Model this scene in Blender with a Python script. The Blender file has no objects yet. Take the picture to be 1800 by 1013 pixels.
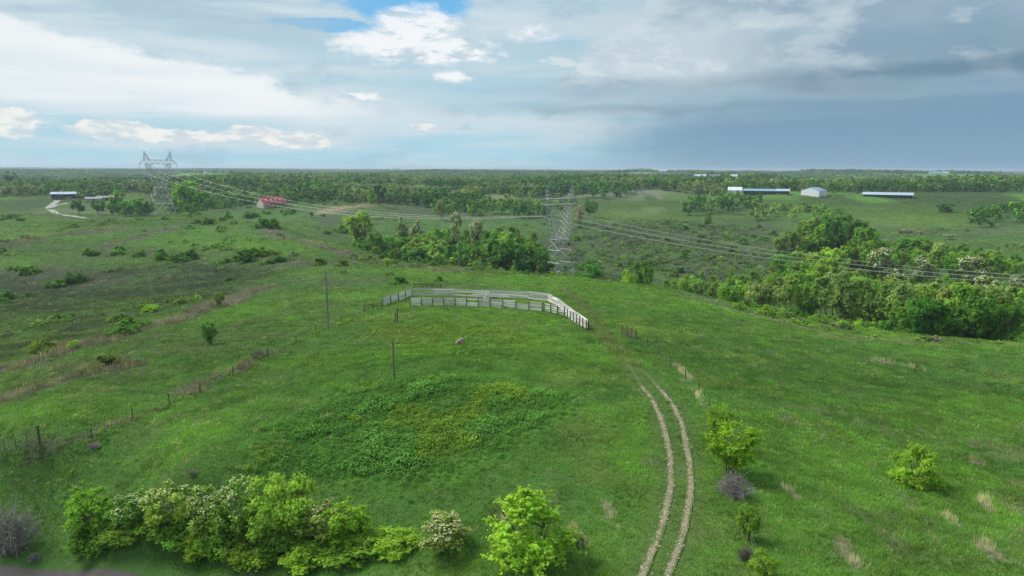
import bpy, bmesh, math, random
import numpy as np
from mathutils import Vector, Matrix, Euler
rnd = random.Random(7)
rng = np.random.default_rng(11)
R = math.radians
C = bpy.context.scene.collection
SC = bpy.context.scene

# ------------------------------------------------------------------ camera
K = 1.2                       # metres per survey unit
CZ = 21.0 * K
F_PX, CX, CY = 1239.0, 900.0, 506.5
PITCH, ROLL = R(9.6), R(0.22)
Fv = np.array([0, math.cos(PITCH), -math.sin(PITCH)])
U0 = np.array([0, math.sin(PITCH), math.cos(PITCH)]); X0 = np.array([1.0, 0, 0])
Rv = X0 * math.cos(ROLL) + U0 * math.sin(ROLL)
Uv = U0 * math.cos(ROLL) - X0 * math.sin(ROLL)
cd = bpy.data.cameras.new("camera"); cam = bpy.data.objects.new("camera", cd); C.objects.link(cam)
cd.sensor_width = 36; cd.lens = F_PX / 1800 * 36; cd.clip_start = 0.5; cd.clip_end = 60000
cam.matrix_world = Matrix(((Rv[0], Uv[0], -Fv[0], 0), (Rv[1], Uv[1], -Fv[1], 0), (Rv[2], Uv[2], -Fv[2], CZ), (0, 0, 0, 1)))
SC.camera = cam

# ------------------------------------------------------------------ exposure
SC.view_settings.view_transform = 'Standard'; SC.view_settings.look = 'None'
SC.view_settings.gamma = 1; SC.view_settings.use_curve_mapping = False
SC.view_settings.exposure = 0.5

# ------------------------------------------------------------------ node helpers
class NT:
    def __init__(s, tree): s.t = tree
    def n(s, typ, **kw):
        nd = s.t.nodes.new(typ)
        for k, v in kw.items(): setattr(nd, k, v)
        return nd
    def put(s, sock, v):
        if isinstance(v, bpy.types.NodeSocket): s.t.links.new(v, sock)
        elif v is not None: sock.default_value = v
    def m(s, op, a, b=None, c=None, clamp=False):
        nd = s.n('ShaderNodeMath', operation=op, use_clamp=clamp)
        s.put(nd.inputs[0], a); s.put(nd.inputs[1], b); s.put(nd.inputs[2], c)
        return nd.outputs[0]
    def ss(s, v, a, b, lo=0.0, hi=1.0):
        nd = s.n('ShaderNodeMapRange', interpolation_type='SMOOTHSTEP')
        s.put(nd.inputs[0], v); s.put(nd.inputs[1], a); s.put(nd.inputs[2], b); s.put(nd.inputs[3], lo); s.put(nd.inputs[4], hi)
        return nd.outputs[0]
    def mix(s, f, a, b, blend='MIX'):
        nd = s.n('ShaderNodeMix', data_type='RGBA', blend_type=blend)
        s.put(nd.inputs[0], f)
        for i, v in ((6, a), (7, b)):
            if isinstance(v, (tuple, list)) and len(v) == 3: v = (*v, 1)
            s.put(nd.inputs[i], v)
        return nd.outputs[2]
    def noise(s, vec, scale, detail=4, rough=0.55, dist=0.0):
        nd = s.n('ShaderNodeTexNoise')
        s.put(nd.inputs['Vector'], vec); nd.inputs['Scale'].default_value = scale
        nd.inputs['Detail'].default_value = detail; nd.inputs['Roughness'].default_value = rough
        nd.inputs['Distortion'].default_value = dist
        return nd.outputs[0]
    def vec(s, x, y, z=0.0):
        nd = s.n('ShaderNodeCombineXYZ')
        s.put(nd.inputs[0], x); s.put(nd.inputs[1], y); s.put(nd.inputs[2], z)
        return nd.outputs[0]

def lin(r, g, b):
    f = lambda c: ((c / 255 + 0.055) / 1.055) ** 2.4 if c > 10 else c / 3294.6
    return (f(r), f(g), f(b))

# ------------------------------------------------------------------ sky and sun
SUN_EL, SUN_AZ = 48.0, -70.0         # degrees; azimuth measured from the view direction (+Y) towards +X
def make_world():
    w = bpy.data.worlds.new("World"); SC.world = w; w.use_nodes = True
    w.node_tree.nodes.clear(); t = NT(w.node_tree)
    STR = 0.1
    sky = t.n('ShaderNodeTexSky', sky_type='NISHITA', sun_disc=False, sun_elevation=R(SUN_EL), sun_rotation=R(SUN_AZ))
    sky.dust_density = 0.6; sky.ozone_density = 2.0
    tc = t.n('ShaderNodeTexCoord'); sep = t.n('ShaderNodeSeparateXYZ'); t.put(sep.inputs[0], tc.outputs['Generated'])
    x, y, z = sep.outputs
    az = t.m('MULTIPLY', t.m('ARCTAN2', x, y), 1 / R(36.0))
    el = t.m('MULTIPLY', t.m('ARCSINE', z), 1 / R(12.8))
    # noise spaces: billowy (angular) and streaky (stretched along the horizon)
    big = t.noise(t.vec(az, t.m('MULTIPLY', el, 0.9)), 2.6, 7, 0.6)
    med = t.noise(t.vec(az, t.m('MULTIPLY', el, 0.75), 3.3), 8.0, 7, 0.62)
    stk = t.noise(t.vec(t.m('MULTIPLY', az, 0.55), t.m('MULTIPLY', el, 2.3), 7.1), 2.6, 7, 0.6, 0.3)
    fin = t.noise(t.vec(az, t.m('MULTIPLY', el, 0.6), 1.9), 24.0, 5, 0.6)
    c = lambda s, k: t.m('MULTIPLY', t.m('SUBTRACT', s, 0.5), k)
    A = t.m('ADD', t.m('ADD', az, c(big, 0.35)), c(med, 0.10))
    E = t.m('ADD', t.m('ADD', el, c(stk, 0.22)), c(med, 0.16))
    def L(rgb, k=1.0): q = lin(*rgb); return tuple(v * k * .74 / STR for v in q)
    def blob(a0, e0, sa, se, AA=None, EE=None, tilt=0.0):
        da = t.m('SUBTRACT', AA or A, a0)
        de = t.m('SUBTRACT', t.m('SUBTRACT', EE or E, e0), t.m('MULTIPLY', da, tilt))
        q = t.m('ADD', t.m('POWER', t.m('DIVIDE', da, sa), 2.0), t.m('POWER', t.m('DIVIDE', de, se), 2.0))
        return t.m('EXPONENT', t.m('MULTIPLY', q, -1.0))
    def mx(*s):
        o = s[0]
        for q in s[1:]: o = t.m('MAXIMUM', o, q)
        return o
    def mul(*s):
        o = s[0]
        for q in s[1:]: o = t.m('MULTIPLY', o, q)
        return o
    # the blue of the clear gap
    col = t.mix(0.8, sky.outputs[0], L((84, 178, 230)))
    # thin veil everywhere but in the gap
    right = t.ss(A, -0.15, 0.95)
    low = t.ss(el, 0.05, 0.75)
    veil = t.mix(right, t.mix(low, L((168, 210, 226)), L((178, 206, 220))), t.mix(low, L((124, 158, 182)), L((148, 176, 193))))
    veil = t.mix(t.ss(stk, 0.36, 0.66), veil, t.mix(right, L((203, 219, 227)), L((160, 184, 199))))
    veil = t.mix(mul(t.ss(med, 0.52, 0.72), 0.45), veil, t.mix(right, L((150, 184, 204)), L((130, 156, 176))))
    gap = t.m('ADD', mx(blob(-0.24, 0.97, 0.17, 0.19), blob(-0.40, 0.80, 0.14, 0.05), mul(blob(0.09, 0.72, 0.12, 0.12), 0.50)), c(fin, 0.25))
    col = t.mix(t.m('SUBTRACT', 1.0, mul(t.ss(gap, 0.40, 0.75), 0.92)), col, veil)
    # grey-blue bands of stratus high on the left
    up = mul(t.ss(E, 0.60, 0.8), t.m('SUBTRACT', 1.0, t.ss(az, -0.5, -0.2)))
    col = t.mix(mul(up, t.ss(stk, 0.60, 0.38), 0.7), col, L((170, 194, 209)))
    # the bright sheet low on the left
    topE = t.m('SUBTRACT', 0.42, t.m('MULTIPLY', t.m('ADD', A, 0.33), 0.58))
    sheet = mul(t.ss(t.m('SUBTRACT', topE, t.m('ADD', E, c(fin, 0.05))), -0.015, 0.05), t.ss(E, 0.20, 0.40), t.ss(A, -0.12, -0.5))
    col = t.mix(mul(sheet, 0.95), col, t.mix(t.ss(stk, 0.35, 0.7), L((222, 232, 237)), L((238, 242, 243))))
    # row of small cumulus above the horizon on the left
    Ac = t.m('ADD', az, c(med, 0.10)); Ec = t.m('ADD', el, c(med, 0.12))
    cum = mx(blob(-0.98, 0.22, 0.08, 0.09, Ac, Ec), blob(-0.80, 0.21, 0.09, 0.07, Ac, Ec), blob(-0.70, 0.18, 0.12, 0.055, Ac, Ec),
             blob(-0.56, 0.19, 0.08, 0.06, Ac, Ec), blob(-0.46, 0.16, 0.09, 0.06, Ac, Ec), blob(-0.19, 0.25, 0.06, 0.035, Ac, Ec), blob(-1.5, .2, .2, .08, Ac, Ec))
    cum = t.m('ADD', cum, c(fin, 0.9)); cm = t.ss(cum, 0.44, 0.62)
    body = t.mix(t.ss(t.noise(t.vec(az, t.m('SUBTRACT', el, 0.02), 3.3), 17.0, 5, 0.6), 0.40, 0.60), L((205, 216, 222)), L((246, 243, 236)))
    col = t.mix(mul(cm, 0.85), col, body)
    # towering white cumulus under the gap
    c4 = mx(blob(-0.205, 0.84, 0.10, 0.12, Ac, Ec), blob(-0.26, 0.72, 0.15, 0.10, Ac, Ec), blob(-0.14, 0.70, 0.13, 0.09, Ac, Ec),
            mul(blob(-0.13, 0.55, 0.05, 0.04, Ac, Ec), 0.9), mul(blob(-0.34, 0.42, 0.07, 0.03, Ac, Ec), .9), mul(blob(0.04, 0.80, 0.09, 0.12, Ac, Ec), 0.55))
    c4 = t.m('ADD', c4, c(fin, 0.7))
    col = t.mix(mul(t.ss(c4, 0.30, 0.72), 0.92), col, t.mix(t.ss(t.noise(t.vec(az, t.m('SUBTRACT', el, 0.015), 5.5), 15.0, 6, 0.62), 0.40, 0.54), L((196, 213, 223)), L((243, 245, 246))))
    # the storm cloud: pale crown, dark shelf, rain curtain below
    Es = t.m('ADD', el, t.m('ADD', c(stk, 0.16), c(med, 0.13))); As = t.m('ADD', az, t.m('ADD', c(med, 0.20), c(fin, 0.07)))
    edge = t.m('SUBTRACT', t.m('MULTIPLY', t.m('SUBTRACT', As, 0.12), 2.2), t.m('SUBTRACT', Es, 0.63))
    crown = mul(t.ss(edge, -0.02, 0.07), t.ss(Es, 0.40, 0.52), t.ss(az, 3.2, 2.0))
    ccol = t.mix(t.ss(As, 0.25, 0.75), L((204, 217, 224)), L((150, 175, 191)))
    ccol = t.mix(mul(t.ss(big, 0.42, 0.62), 0.75), ccol, L((132, 160, 182)))
    lump = t.noise(t.vec(az, t.m('MULTIPLY', el, 0.8), 9.3), 5.5, 7, 0.6)
    ccol = t.mix(mul(t.ss(lump, 0.50, 0.62), 0.55), ccol, L((204, 217, 225)))
    col = t.mix(mul(crown, t.ss(Es, 1.35, 0.85), 0.85), col, ccol)
    puff = mx(blob(0.36, 0.62, 0.10, 0.07, As, Es), blob(0.22, 0.62, .10, .04, As, Es), mul(blob(0.55, 0.84, 0.09, 0.07, As, Es), .8), mul(blob(0.66, 0.83, 0.08, 0.06, As, Es), .7))
    col = t.mix(mul(t.ss(puff, 0.25, 0.8), 0.6), col, L((203, 216, 223)))
    c5 = mx(blob(0.17, 0.59, 0.09, 0.06, As, Es), blob(0.28, 0.68, 0.10, 0.10, As, Es), blob(0.37, 0.60, 0.13, 0.06, As, Es), mul(blob(0.08, 0.61, 0.06, 0.035, As, Es), .9), mul(blob(0.53, 0.86, .09, .08, As, Es), .75))
    c5 = t.m('ADD', c5, c(fin, 0.7)); col = t.mix(mul(t.ss(c5, 0.42, 0.62), 0.62), col, t.mix(t.ss(med, .42, .6), L((218, 228, 232)), L((186, 203, 213))))
    Ek = t.m('SUBTRACT', Es, t.m('MULTIPLY', t.m('SUBTRACT', az, .3), .2)); curt = mul(t.ss(As, 0.04, 0.46), t.ss(Ek, 0.50, 0.16), t.ss(az, 3.4, 2.2))
    col = t.mix(mul(curt, 0.92), col, t.mix(t.ss(el, 0.0, 0.4), L((130, 162, 186)), L((117, 151, 176))))
    shelf = mx(blob(0.85, 0.535, 0.55, 0.055, az, Es, 0.10), mul(blob(0.62, 0.47, 0.18, 0.06, As, Es), .85), mul(blob(0.3, 0.37, 0.34, 0.03, az, Es), 0.6), mul(blob(1.7, .6, .8, .1, az, Es), .8))
    col = t.mix(mul(shelf, 0.62), col, L((90, 122, 144)))
    lob = mul(blob(0.38, 0.44, 0.36, 0.05, As, Es), 0.55)
    col = t.mix(lob, col, L((165, 187, 202)))
    # overhead and behind: broken overcast, below the horizon: ground haze
    col = t.mix(t.ss(el, 1.15, 3.0), col, t.mix(t.ss(t.noise(t.vec(x, y, z), 2.2, 5, .6), .4, .65), L((165, 192, 212)), L((214, 224, 231))))
    col = t.mix(t.ss(el, 0.0, -0.4), col, L((110, 130, 130)))
    bg = t.n('ShaderNodeBackground'); t.put(bg.inputs[0], col); bg.inputs[1].default_value = STR
    out = t.n('ShaderNodeOutputWorld'); t.put(out.inputs[0], bg.outputs[0])
make_world()
sd = bpy.data.lights.new("sun", 'SUN'); sd.energy = 2.9; sd.angle = R(24); sd.color = (1, 0.96, 0.9)
so = bpy.data.objects.new("sun", sd); C.objects.link(so); so.location = (0, 0, 300)
_d = Vector((math.sin(R(SUN_AZ)) * math.cos(R(SUN_EL)), math.cos(R(SUN_AZ)) * math.cos(R(SUN_EL)), math.sin(R(SUN_EL))))
so.rotation_euler = _d.to_track_quat('Z', 'Y').to_euler()

# ------------------------------------------------------------------ helpers: noise, rays, terrain
def vnoise(x, y, seed=0):
    xi = np.floor(x).astype(np.int64); yi = np.floor(y).astype(np.int64)
    fx = x - xi; fy = y - yi; fx = fx * fx * (3 - 2 * fx); fy = fy * fy * (3 - 2 * fy)
    def h(a, b):
        n = (a * 374761393 + b * 668265263 + seed * 974634777) & 0xffffffff
        n = ((n ^ (n >> 13)) * 1274126177) & 0xffffffff
        return ((n ^ (n >> 16)) & 0xffff) / 65535.0
    return (h(xi, yi) * (1 - fx) + h(xi + 1, yi) * fx) * (1 - fy) + (h(xi, yi + 1) * (1 - fx) + h(xi + 1, yi + 1) * fx) * fy
def fbm(x, y, s, oct=4, seed=0, gain=0.5):
    x = np.asarray(x, float) / s; y = np.asarray(y, float) / s
    o = 0; a = 1; tot = 0
    for k in range(oct):
        o = o + a * vnoise(x * 2 ** k + 17.3 * k, y * 2 ** k - 9.1 * k, seed + k); tot += a; a *= gain
    return o / tot
def sstep(v, a, b):
    t = np.clip((v - a) / (b - a), 0, 1); return t * t * (3 - 2 * t)

def ray(px, py):
    u = (px - CX) / F_PX; v = (CY - py) / F_PX
    return Fv + u * Rv + v * Uv
def ray_at(px, py, Y):                      # point on the sight line at forward distance Y (metres)
    d = ray(px, py); t = Y / d[1]
    return np.array([d[0] * t, Y, CZ + d[2] * t])

V = [ # survey points: seen (px, py, Y)
 (0,1005,43),(0,960,46),(150,975,45),(300,962,43.5),(450,1010,40),(300,850,46.5),(0,900,49),(120,870,50),(600,900,43.5),(700,1000,37.5),(900,1000,36),(1150,1000,35),(1500,1000,34.5),(1800,1000,34.5),
 (40,790,52),(0,700,66),(230,735,60),(0,620,90),(200,560,123),(0,560,131),(60,600,105),(400,680,68),(600,750,54.5),(900,800,48),(693,665,65),(809,601,84),(1250,700,61),(1205,655,71),(1100,590,88),
 (1640,860,46.5),(1500,700,71),(1800,850,50),(1800,700,76),(1400,620,90),(1650,640,92),
 (575,577,97),(450,580,100),(673,539,114),(724,520,126),(862,524,124),(964,531,116),(1032,581,93),(860,541,111),(720,538,114),
 (1000,487,165),(900,480,178),(1150,505,148),(1300,540,132),(1420,575,120),(1550,592,114),(1700,600,114),(1795,604,114),(810,470,188),(700,462,208),(600,430,250),(520,405,305),(450,392,345),
 (350,382,410),(285,377,450),(200,388,390),(100,395,345),(0,410,310),
 (50,520,174),(150,520,171),(300,520,158),(150,470,206),(0,470,206),(300,460,215),(450,470,190),(150,430,255),(350,430,260),(450,500,160),(600,500,150),(570,540,118),
 (120,378,440),(60,365,520),(115,347,565),(200,352,560),(0,375,470),(0,345,640),
 (475,361,500),(600,362,530),(560,380,460),(650,440,350),(650,400,440),(800,380,530),(900,370,560),(1000,400,480),(1100,440,385),(1200,470,325),(1300,480,300),
 (1150,336,700),(1100,365,600),(1050,378,560),(1300,375,570),(1350,395,490),(1345,338,660),(1430,343,640),(1558,346,640),(1600,372,530),(1650,400,440),(1500,425,400),(1620,440,340),(1780,400,430),(1250,345,680),(1750,350,650),(1780,440,330)]
HID = [ # hidden or off-frame points (px, Y, z)
 (1750,140,-15),(1700,180,-20),(1600,215,-23),(1500,165,-18),(1400,200,-23),(1300,240,-25),(1180,220,-22),(1080,240,-22),(985,304,-26),(900,280,-26),(800,260,-22),(750,320,-27),(660,300,-22),(600,330,-19),
 (285,520,-14),(450,440,-12),(350,520,-12),(1750,240,-24),
 (-300,60,-4),(-300,120,-8),(-200,300,-8),(-200,600,-3),(2200,40,0),(2200,90,-6),(2200,150,-18),(2100,300,-24),(2100,600,-8)]
XY = [(0,-40,-1),(-60,-30,-6),(60,-30,-1),(0,0,-1),(-60,10,-5),(60,10,-1),(-30,25,-4.5),(30,22,-.8),(266,154,-31),(-500,0,-5),(500,0,-10),(0,-500,0),(-500,900,2),(0,900,-1),(500,900,-2),(1000,900,-4),(-1000,900,0),(900,400,-8),(-900,400,-3)]
P = []
for a, b, c_ in V: P.append(ray_at(a, b, c_ * K))
for a, b, c_ in HID: P.append(np.array([(a - 900) / F_PX * b * K * 1.01, b * K, c_ * K]))
for a, b, c_ in XY: P.append(np.array([a * K, b * K, c_ * K]))
P = np.array(P); PN = P[:, :2] / 100.0
FARB = [(1231, 1250, 314.5, 24), (1256, 1260, 314.8, 22), (1290, 1240, 313.5, 14), (1478, 2300, 303, 26), (1508, 2350, 303.5, 17), (1586, 2200, 304, 26), (1645, 2150, 305, 44), (1663, 2100, 306, 16), (1703, 2400, 304, 20), (365, 1500, 304, 15), (797, 2300, 303.5, 18), (1165, 2100, 302.5, 28), (240, 760, 327, 20)]
MOUNDS = []
for _px, _Y, _py, _w in FARB:
    _q = ray_at(_px, _py, _Y * K); MOUNDS.append((_q[0], _q[1], _q[2], 70 if _Y < 1000 else 110 if _Y < 1600 else 200))
def _k(r2): return 0.5 * r2 * np.log(r2 + 1e-12)
_n = len(P); _A = np.zeros((_n + 3, _n + 3))
_r2 = ((PN[:, None, :] - PN[None, :, :]) ** 2).sum(-1)
_A[:_n, :_n] = _k(_r2) + np.eye(_n) * 4e-4; _A[:_n, _n] = 1; _A[:_n, _n + 1:] = PN; _A[_n, :_n] = 1; _A[_n + 1:, :_n] = PN.T
_w = np.linalg.solve(_A, np.concatenate([P[:, 2], np.zeros(3)]))
def H(x, y):
    x = np.atleast_1d(np.asarray(x, float)); y = np.atleast_1d(np.asarray(y, float))
    sh = x.shape; x = x.ravel(); y = y.ravel(); z = np.zeros(len(x))
    near = (np.abs(x) < 1400) & (y > -900) & (y < 1400)
    xn = x[near] / 100; yn = y[near] / 100; o = _w[_n] + _w[_n + 1] * xn + _w[_n + 2] * yn
    for i in range(_n): o += _w[i] * _k((xn - PN[i, 0]) ** 2 + (yn - PN[i, 1]) ** 2)
    z[near] = o
    rr = np.hypot(x, y - 250)
    far = -3 + 34 * (fbm(x, y, 900, 4, 31) - 0.5) + 14 * (fbm(x, y, 330, 2, 34) - .5) + 5 * (fbm(x, y, 4000, 2, 5) - .5)
    w = sstep(rr, 560, 900)
    z = np.clip(z, -48, 10) * (1 - w) + far * w
    for mx_, my_, mz_, mr_ in MOUNDS: g_ = np.exp(-(((x - mx_) ** 2 + (y - my_) ** 2) / mr_ ** 2) ** 2); z = z * (1 - g_) + mz_ * g_
    z = z + 0.9 * (fbm(x, y, 22, 3, 3) - 0.5) + 0.35 * (fbm(x, y, 4, 2, 8) - 0.5)
    return z.reshape(sh)
def h1(x, y): return float(H(x, y)[0])
_ts = np.geomspace(30, 4500, 900)
def hit(px, py):                            # where a sight line meets the ground
    d = ray(px, py); pts = _ts[:, None] * d[None, :]
    dz = CZ + pts[:, 2] - H(pts[:, 0], pts[:, 1])
    i = np.where(dz < 0)[0]
    if len(i) == 0: q = _ts[-1] * d; return np.array([q[0], q[1], h1(q[0], q[1])])
    i = max(i[0], 1); a, b = dz[i - 1], dz[i]; t = _ts[i - 1] + (_ts[i] - _ts[i - 1]) * a / (a - b)
    return np.array([d[0] * t, d[1] * t, h1(d[0] * t, d[1] * t)])
def at(px, Y):                              # ground point at forward distance Y*K on a column of sight
    x = (px - CX) / F_PX * Y * K * 1.01
    return np.array([x, Y * K, h1(x, Y * K)])
def top_h(px, py, p):                       # height above p at which the sight line (px,py) passes
    return ray_at(px, py, p[1])[2] - p[2]

# ------------------------------------------------------------------ helpers: objects
def tag(o, label=None, cat=None, group=None, kind=None):
    if label: o['label'] = label
    if cat: o['category'] = cat
    if group: o['group'] = group
    if kind: o['kind'] = kind
    return o
def mesh_np(name, verts, faces, mat=None, vcol=None, smooth=False):
    """verts (n,3); faces list of int arrays, all with the same number of corners, or ragged list"""
    me = bpy.data.meshes.new(name)
    if isinstance(faces, np.ndarray):
        nf, k = faces.shape
        me.vertices.add(len(verts)); me.vertices.foreach_set('co', np.asarray(verts, np.float32).ravel())
        me.loops.add(nf * k); me.loops.foreach_set('vertex_index', faces.astype(np.int32).ravel())
        me.polygons.add(nf); me.polygons.foreach_set('loop_start', np.arange(0, nf * k, k, dtype=np.int32))
        me.update(calc_edges=True)
    else:
        me.from_pydata([tuple(v) for v in verts], [], faces); me.update()
    if mat: me.materials.append(mat)
    if smooth: me.polygons.foreach_set('use_smooth', np.ones(len(me.polygons), bool))
    if vcol is not None:
        a = me.attributes.new('gcol', 'FLOAT_COLOR', 'POINT')
        a.data.foreach_set('color', np.asarray(vcol, np.float32).ravel())
    return me
def link(name, me, parent=None, loc=None):
    o = bpy.data.objects.new(name, me); C.objects.link(o)
    if parent: o.parent = parent
    if loc is not None: o.location = loc
    return o
def empty(name, loc, rz=0.0):
    o = bpy.data.objects.new(name, None); C.objects.link(o); o.location = loc; o.rotation_euler = (0, 0, rz); o.empty_display_size = .5
    return o
class MB:                                   # collects boxes, bars and tubes into one mesh
    def __init__(s): s.v = []; s.f = []
    def box(s, c, d, rz=0.0, top=1.0):
        n = len(s.v); ca, sa = math.cos(rz), math.sin(rz)
        for sz in (-1, 1):
            for sx, sy in ((-1, -1), (1, -1), (1, 1), (-1, 1)):
                k = top if sz > 0 else 1
                x, y = sx * d[0] / 2 * k, sy * d[1] / 2 * k
                s.v.append((c[0] + x * ca - y * sa, c[1] + x * sa + y * ca, c[2] + sz * d[2] / 2))
        s.f += [[n, n + 3, n + 2, n + 1], [n + 4, n + 5, n + 6, n + 7]] + [[n + i, n + (i + 1) % 4, n + 4 + (i + 1) % 4, n + 4 + i] for i in range(4)]
        return s
    def bar(s, a, b, r, r2=None, k=4):
        a = Vector(a); b = Vector(b); r2 = r if r2 is None else r2
        d = (b - a)
        if d.length < 1e-6: return s
        q = d.normalized(); p = q.orthogonal().normalized(); w = q.cross(p); n = len(s.v)
        for c, rr in ((a, r), (b, r2)):
            for i in range(k):
                t = 2 * math.pi * (i + .5) / k; s.v.append(tuple(c + (p * math.cos(t) + w * math.sin(t)) * rr))
        s.f += [[n + i, n + (i + 1) % k, n + k + (i + 1) % k, n + k + i] for i in range(k)]
        s.f += [[n + k - 1 - i for i in range(k)], [n + k + i for i in range(k)]]
        return s
    def poly(s, pts, f=None):
        n = len(s.v); s.v += [tuple(p) for p in pts]; s.f += [[n + i for i in q] for q in (f or [list(range(len(pts)))])]; return s
    def mesh(s, name, mat): return mesh_np(name, s.v, s.f, mat)
    def build(s, name, mat, parent=None, loc=None): return link(name, s.mesh(name, mat), parent, loc)

# ------------------------------------------------------------------ materials
def mat(name, build):
    m = bpy.data.materials.new(name); m.use_nodes = True; m.node_tree.nodes.clear(); t = NT(m.node_tree)
    out = t.n('ShaderNodeOutputMaterial'); sh, disp = build(t)
    t.put(out.inputs[0], sh)
    return m
def bsdf(t, col, rough=0.8, normal=None, metal=0.0, spec=0.3):
    b = t.n('ShaderNodeBsdfPrincipled')
    if isinstance(col, tuple) and len(col) == 3: col = (*col, 1)
    t.put(b.inputs['Base Color'], col); t.put(b.inputs['Roughness'], rough); b.inputs['Metallic'].default_value = metal
    b.inputs['Specular IOR Level'].default_value = spec
    if normal: t.put(b.inputs['Normal'], normal)
    return b.outputs[0]
def bump(t, h, strength, dist):
    b = t.n('ShaderNodeBump'); t.put(b.inputs['Height'], h); b.inputs['Strength'].default_value = strength; b.inputs['Distance'].default_value = dist
    return b.outputs[0]
def geo_pos(t): return t.n('ShaderNodeNewGeometry').outputs['Position']
def obj_co(t): return t.n('ShaderNodeTexCoord').outputs['Object']
def m_ground(t):
    p = geo_pos(t); a = t.n('ShaderNodeAttribute', attribute_name='gcol')
    n1 = t.noise(p, 0.9, 5, .7); n2 = t.noise(p, 0.12, 5, .65); n3 = t.noise(p, 4.0, 4, .7)
    k = t.m('ADD', t.m('MULTIPLY', n1, 0.9), t.m('ADD', t.m('MULTIPLY', n2, 0.55), t.m('MULTIPLY', n3, .5)))
    k = t.m('MAXIMUM', t.m('MULTIPLY', k, 1.0), 0.25)
    col = t.mix(1.0, a.outputs[0], t.vec(k, k, k), 'MULTIPLY')
    return bsdf(t, col, .95, bump(t, t.m('ADD', n1, n3), .8, .25), spec=.1), None
M_ground = mat('meadow', m_ground)
def leafmat(name, inst, base=(2.65, 2.45, 2.4), trans=.45):
    def f(t):
        if inst: c = t.n('ShaderNodeAttribute', attribute_type='INSTANCER', attribute_name='icol').outputs[0]
        else: c = t.n('ShaderNodeObjectInfo').outputs['Color']
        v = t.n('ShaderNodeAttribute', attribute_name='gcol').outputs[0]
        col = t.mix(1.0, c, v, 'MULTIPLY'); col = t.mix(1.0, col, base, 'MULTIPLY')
        d = t.n('ShaderNodeBsdfDiffuse'); t.put(d.inputs[0], col)
        tr = t.n('ShaderNodeBsdfTranslucent'); t.put(tr.inputs[0], t.mix(1.0, col, (1.15, 1.25, .6), 'MULTIPLY'))
        mx = t.n('ShaderNodeMixShader'); mx.inputs[0].default_value = trans
        t.put(mx.inputs[1], d.outputs[0]); t.put(mx.inputs[2], tr.outputs[0])
        return mx.outputs[0], None
    return mat(name, f)
M_leaf = leafmat('leaves', False); M_leaf_i = leafmat('far leaves', True, trans=.2); M_grass = leafmat('grass blades', True, (2.05, 1.84, 1.82), trans=.40)
def m_wood(c1, c2, sc=(6, 6, 60), rough=.85):
    def f(t):
        p = obj_co(t); mp = t.n('ShaderNodeMapping'); t.put(mp.inputs[0], p); mp.inputs['Scale'].default_value = sc
        r_ = t.n('ShaderNodeObjectInfo').outputs['Random']; mp2 = t.n('ShaderNodeVectorMath', operation='ADD'); t.put(mp2.inputs[0], mp.outputs[0]); t.put(mp2.inputs[1], t.vec(t.m('MULTIPLY', r_, 50), r_, 0.0))
        n = t.noise(mp2.outputs[0], 1.0, 5, .6)
        k = t.ss(t.m('ADD', n, t.m('MULTIPLY', t.m('SUBTRACT', r_, .5), .35)), .32, .7)
        return bsdf(t, t.mix(k, c1, c2), rough, bump(t, n, .4, .01)), None
    return f
M_plank = mat('weathered white planks', m_wood((.46, .445, .41), (.84, .82, .78), (3, 30, 40)))
M_post = mat('grey brown posts', m_wood((.045, .036, .03), (.13, .105, .085), (20, 20, 3)))
M_pole = mat('pole wood', m_wood((.10, .085, .07), (.24, .21, .18), (12, 12, 1)))
M_bark = mat('bark', m_wood((.07, .058, .045), (.17, .15, .125), (6, 6, 1)))
M_dead = mat('dead twigs', m_wood((.13, .11, .10), (.27, .24, .225), (9, 9, 9)))
def flat(name, col, rough=.7, metal=0.0, var=.25, sc=2.0, spec=.3):
    def f(t):
        n = t.noise(obj_co(t), sc, 5, .65); k = t.m('ADD', 1 - var / 2, t.m('MULTIPLY', n, var))
        return bsdf(t, t.mix(1.0, col, t.vec(k, k, k), 'MULTIPLY'), rough, bump(t, n, .2, .02), metal, spec), None
    return mat(name, f)
M_steel = flat('galvanised steel', (.38, .39, .39), .5, .35, .3, 1.0)
M_wire = flat('aluminium conductor', (.40, .40, .39), .45, .3, .1)
M_glassy = flat('insulator glass', (.42, .43, .42), .35, 0, .1)
M_sign = flat('white enamel plate', (.80, .82, .84), .5)
M_gate = flat('rusty pipe', (.10, .085, .075), .7, .3, .5, 8)
M_rock = flat('boulder stone', (.27, .21, .15), .9, 0, .9, 3)
M_gravelstone = flat('limestone gravel', (.46, .41, .30), .9, 0, .6, 9)
M_roof_red = flat('red metal roof', (.36, .075, .085), .5, .1, .25, .6)
M_roof_blue = flat('blue metal roof', (.24, .38, .48), .45, .2, .2, .4)
M_roof_pale = flat('pale metal roof', (.42, .52, .60), .45, .2, .3, .3)
M_roof_grey = flat('grey shingle roof', (.16, .17, .19), .8, 0, .3, .6)
M_wall_white = flat('white metal siding', (.66, .69, .69), .6, 0, .15, .5)
M_wall_cream = flat('cream siding', (.52, .47, .38), .7, 0, .2, .8)
M_wall_dark = flat('dark barn boards', (.045, .038, .036), .85, 0, .5, 2)
M_wall_grey = flat('grey boards', (.33, .31, .29), .85, 0, .5, 2)
M_window = flat('dark window glass', (.025, .03, .035), .15, 0, .1, 1, .5)
M_car = flat('pale car paint', (.45, .48, .5), .35, .2, .1)
M_car_dark = flat('dark car paint', (.05, .06, .08), .35, .2, .1)
M_tyre = flat('tyre rubber', (.02, .02, .02), .9)
M_asphalt = flat('worn asphalt', (.085, .075, .07), .95, 0, .6, 1.2)
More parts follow.
